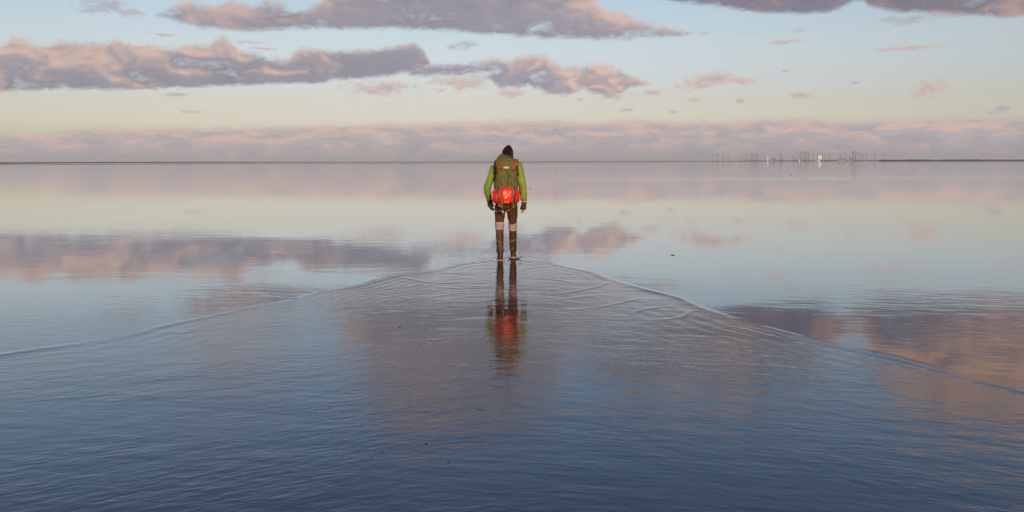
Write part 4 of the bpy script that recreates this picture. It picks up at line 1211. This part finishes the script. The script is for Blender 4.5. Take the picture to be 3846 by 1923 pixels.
# dry bag: a stuffed roll lying across under the pack
bag = empty('dry_bag', (PX, PY - 0.13, 0.9))
tag(bag, 'shiny bright red dry bag strapped across the bottom of the rucksack', 'dry bag')
bag_pieces = [loft(subdiv_secs([((-0.182, -0.135, 0.118), 0.070, 0.076, 2.6), ((-0.172, -0.140, 0.116), 0.098, 0.116, 2.8), ((-0.12, -0.150, 0.122), 0.116, 0.136, 3.0), ((-0.04, -0.156, 0.132), 0.126, 0.148, 3.0), ((0.04, -0.156, 0.132), 0.126, 0.148, 3.0), ((0.11, -0.152, 0.122), 0.114, 0.136, 3.0), ((0.166, -0.142, 0.114), 0.092, 0.112, 2.8), ((0.178, -0.136, 0.114), 0.06, 0.070, 2.6)], 4), 28)]
def crinkle(p):
    return 0.006 * nz(p, 13) + 0.004 * abs(nz(p, 30, 4)) - 0.006 * math.exp(-((p[0] + 0.092) / 0.016) ** 2) - 0.006 * math.exp(-((p[0] - 0.100) / 0.016) ** 2)
roll = fused('roll', bag_pieces, 0.008, red_tarp, bag, 3, crinkle)
bag_skin = bvh_of(roll)
for k in range(4):                                   # one worn line of print, too small to read
    x = -0.036 + k * 0.0155
    ribbon('print', bag_skin, [(x - 0.006, 0.166), (x, 0.167), (x + 0.006, 0.167)], 0.005, print_mat, bag, 0.0015, 0.0015, 4)
for P_, w_ in (([(-0.028, 0.096), (-0.012, 0.090), (0.006, 0.092)], 0.012), ([(0.0, 0.095), (0.006, 0.110), (0.016, 0.122)], 0.013), ([(0.016, 0.122), (0.024, 0.132), (0.030, 0.143)], 0.011), ([(-0.016, 0.100), (-0.014, 0.110), (-0.015, 0.118)], 0.008)):
    ribbon('emblem', bag_skin, P_, w_, print_mat, bag, 0.0015, 0.0015, 6)
ribbon('painted_highlight', bag_skin, [(-0.035, 0.020), (0.0, 0.024), (0.038, 0.022)], 0.022, material('highlight_orange', (0.72, 0.25, 0.06), 0.35), bag, 0.0015, 0.0015, 8)  # orange-yellow highlight low on the bag, painted as a strip

# long lashing straps of the pack that run down over the dry bag and dangle below it
both = bvh_of(sack, lid, roll)
ribbon('lashing_strap', both, [(-0.098, 0.30), (-0.096, 0.22), (-0.094, 0.14), (-0.084, 0.05), (-0.070, -0.01), (-0.060, -0.075)], 0.027, webbing, pack, 0.006, 0.0035, 40, -0.265, (0.03, -0.272))
ribbon('lashing_strap', both, [(0.094, 0.30), (0.100, 0.22), (0.102, 0.14), (0.104, 0.05), (0.100, -0.01), (0.104, -0.070)], 0.024, webbing, pack, 0.006, 0.0035, 40, -0.265, (0.03, -0.268))
ribbon('lashing_strap', both, [(-0.122, 0.26), (-0.126, 0.18), (-0.124, 0.10), (-0.108, 0.02), (-0.104, -0.03)], 0.018, olive_dark, pack, 0.006, 0.0035, 30, -0.255, (0.02, -0.255))
ribbon('lashing_strap', both, [(0.125, 0.26), (0.132, 0.16), (0.134, 0.06), (0.132, -0.04)], 0.010, olive_dark, pack, 0.006, 0.003, 24, -0.25, (0.04, -0.250))
mesh_obj('loop', *tube([(-0.105, -0.25, 0.0), (-0.112, -0.26, -0.035), (-0.098, -0.262, -0.048), (-0.088, -0.262, -0.030)], 0.008, 8), cord_mat, pack, True)
mesh_obj('knot', *join(tube([(0.060, -0.265, 0.010), (0.085, -0.272, 0.020), (0.110, -0.262, 0.012)], [0.010, 0.014, 0.010], 8), tube([(0.062, -0.262, 0.024), (0.085, -0.268, 0.004), (0.112, -0.262, 0.024)], [0.009, 0.012, 0.009], 8)), olive_dark, pack, True)
# loose cord slung from hip to hip, with a small pouch and a metal tag
ch = smooth_line([(-0.195, 0.0), (-0.190, -0.09), (-0.165, -0.125), (-0.100, -0.14), (-0.055, -0.15), (0.02, -0.118), (0.08, -0.085), (0.14, -0.045), (0.190, 0.0), (0.196, 0.06)], 5)
mesh_obj('cord', *tube([(x, -0.02 - 0.10 * math.cos(max(-1.5, min(1.5, x * 7))) , z) for x, z in ch], 0.0042, 7), cord_mat, pack, True)
mesh_obj('cord', *tube([(0.048, -0.24, 0.01), (0.036, -0.15, -0.04), (0.024, -0.13, -0.085)], 0.003, 6), cord_mat, pack, True)
mesh_obj('pouch', *loft([((-0.085, -0.115, -0.085), 0.040, 0.02, 2.6), ((-0.082, -0.118, -0.115), 0.052, 0.026, 2.6), ((-0.076, -0.116, -0.150), 0.036, 0.02, 2.4), ((-0.072, -0.114, -0.168), 0.016, 0.012, 2.2)], 14), boot_mat, pack, True)
mesh_obj('tag', *box_mesh(-0.058, -0.049, -0.150, -0.146, -0.150, -0.112), material('bright_tag', (0.85, 0.8, 0.7), 0.25), pack)

# water thrown up round the right boot
rnd = random.Random(9)
splash = empty('splash', (0.035, 13.12, 0.0))
wet = material('thrown_water', (0.10, 0.11, 0.125), 0.05, 0.8)
V, F = [], []
n = 20
for i in range(n + 1):
    a = R(150 + 240 * i / n)
    h = 0.012 + 0.014 * abs(nz((i, 0, 0), 0.7)) + (0.02 if 0.75 < i / n < 0.9 else 0)
    for k, (rr, zz) in enumerate(((0.075, 0.0), (0.088, 0.5), (0.105, 1.0))):
        V.append((rr * math.cos(a) * 0.95, rr * math.sin(a) - 0.01, 0.002 + h * zz))
for i in range(n):
    for k in range(2):
        F.append((i * 3 + k, i * 3 + k + 1, i * 3 + 4 + k, i * 3 + 3 + k))
sh = mesh_obj('sheet', V, F, wet, splash, True)
md = sh.modifiers.new('thick', 'SOLIDIFY'); md.thickness = 0.003
for k in range(11):
    a = rnd.uniform(-0.5, 3.6)
    mesh_obj('droplet', *ball((rnd.uniform(0.09, 0.16) * math.cos(a), -rnd.uniform(0.04, 0.10) * math.sin(a) - 0.02, rnd.uniform(0.02, 0.09)), 0.005, 0.005, 0.006, 8, 5), wet, splash, True)
tag(splash, 'small splash of thrown water round the right boot of the walker', 'splash')
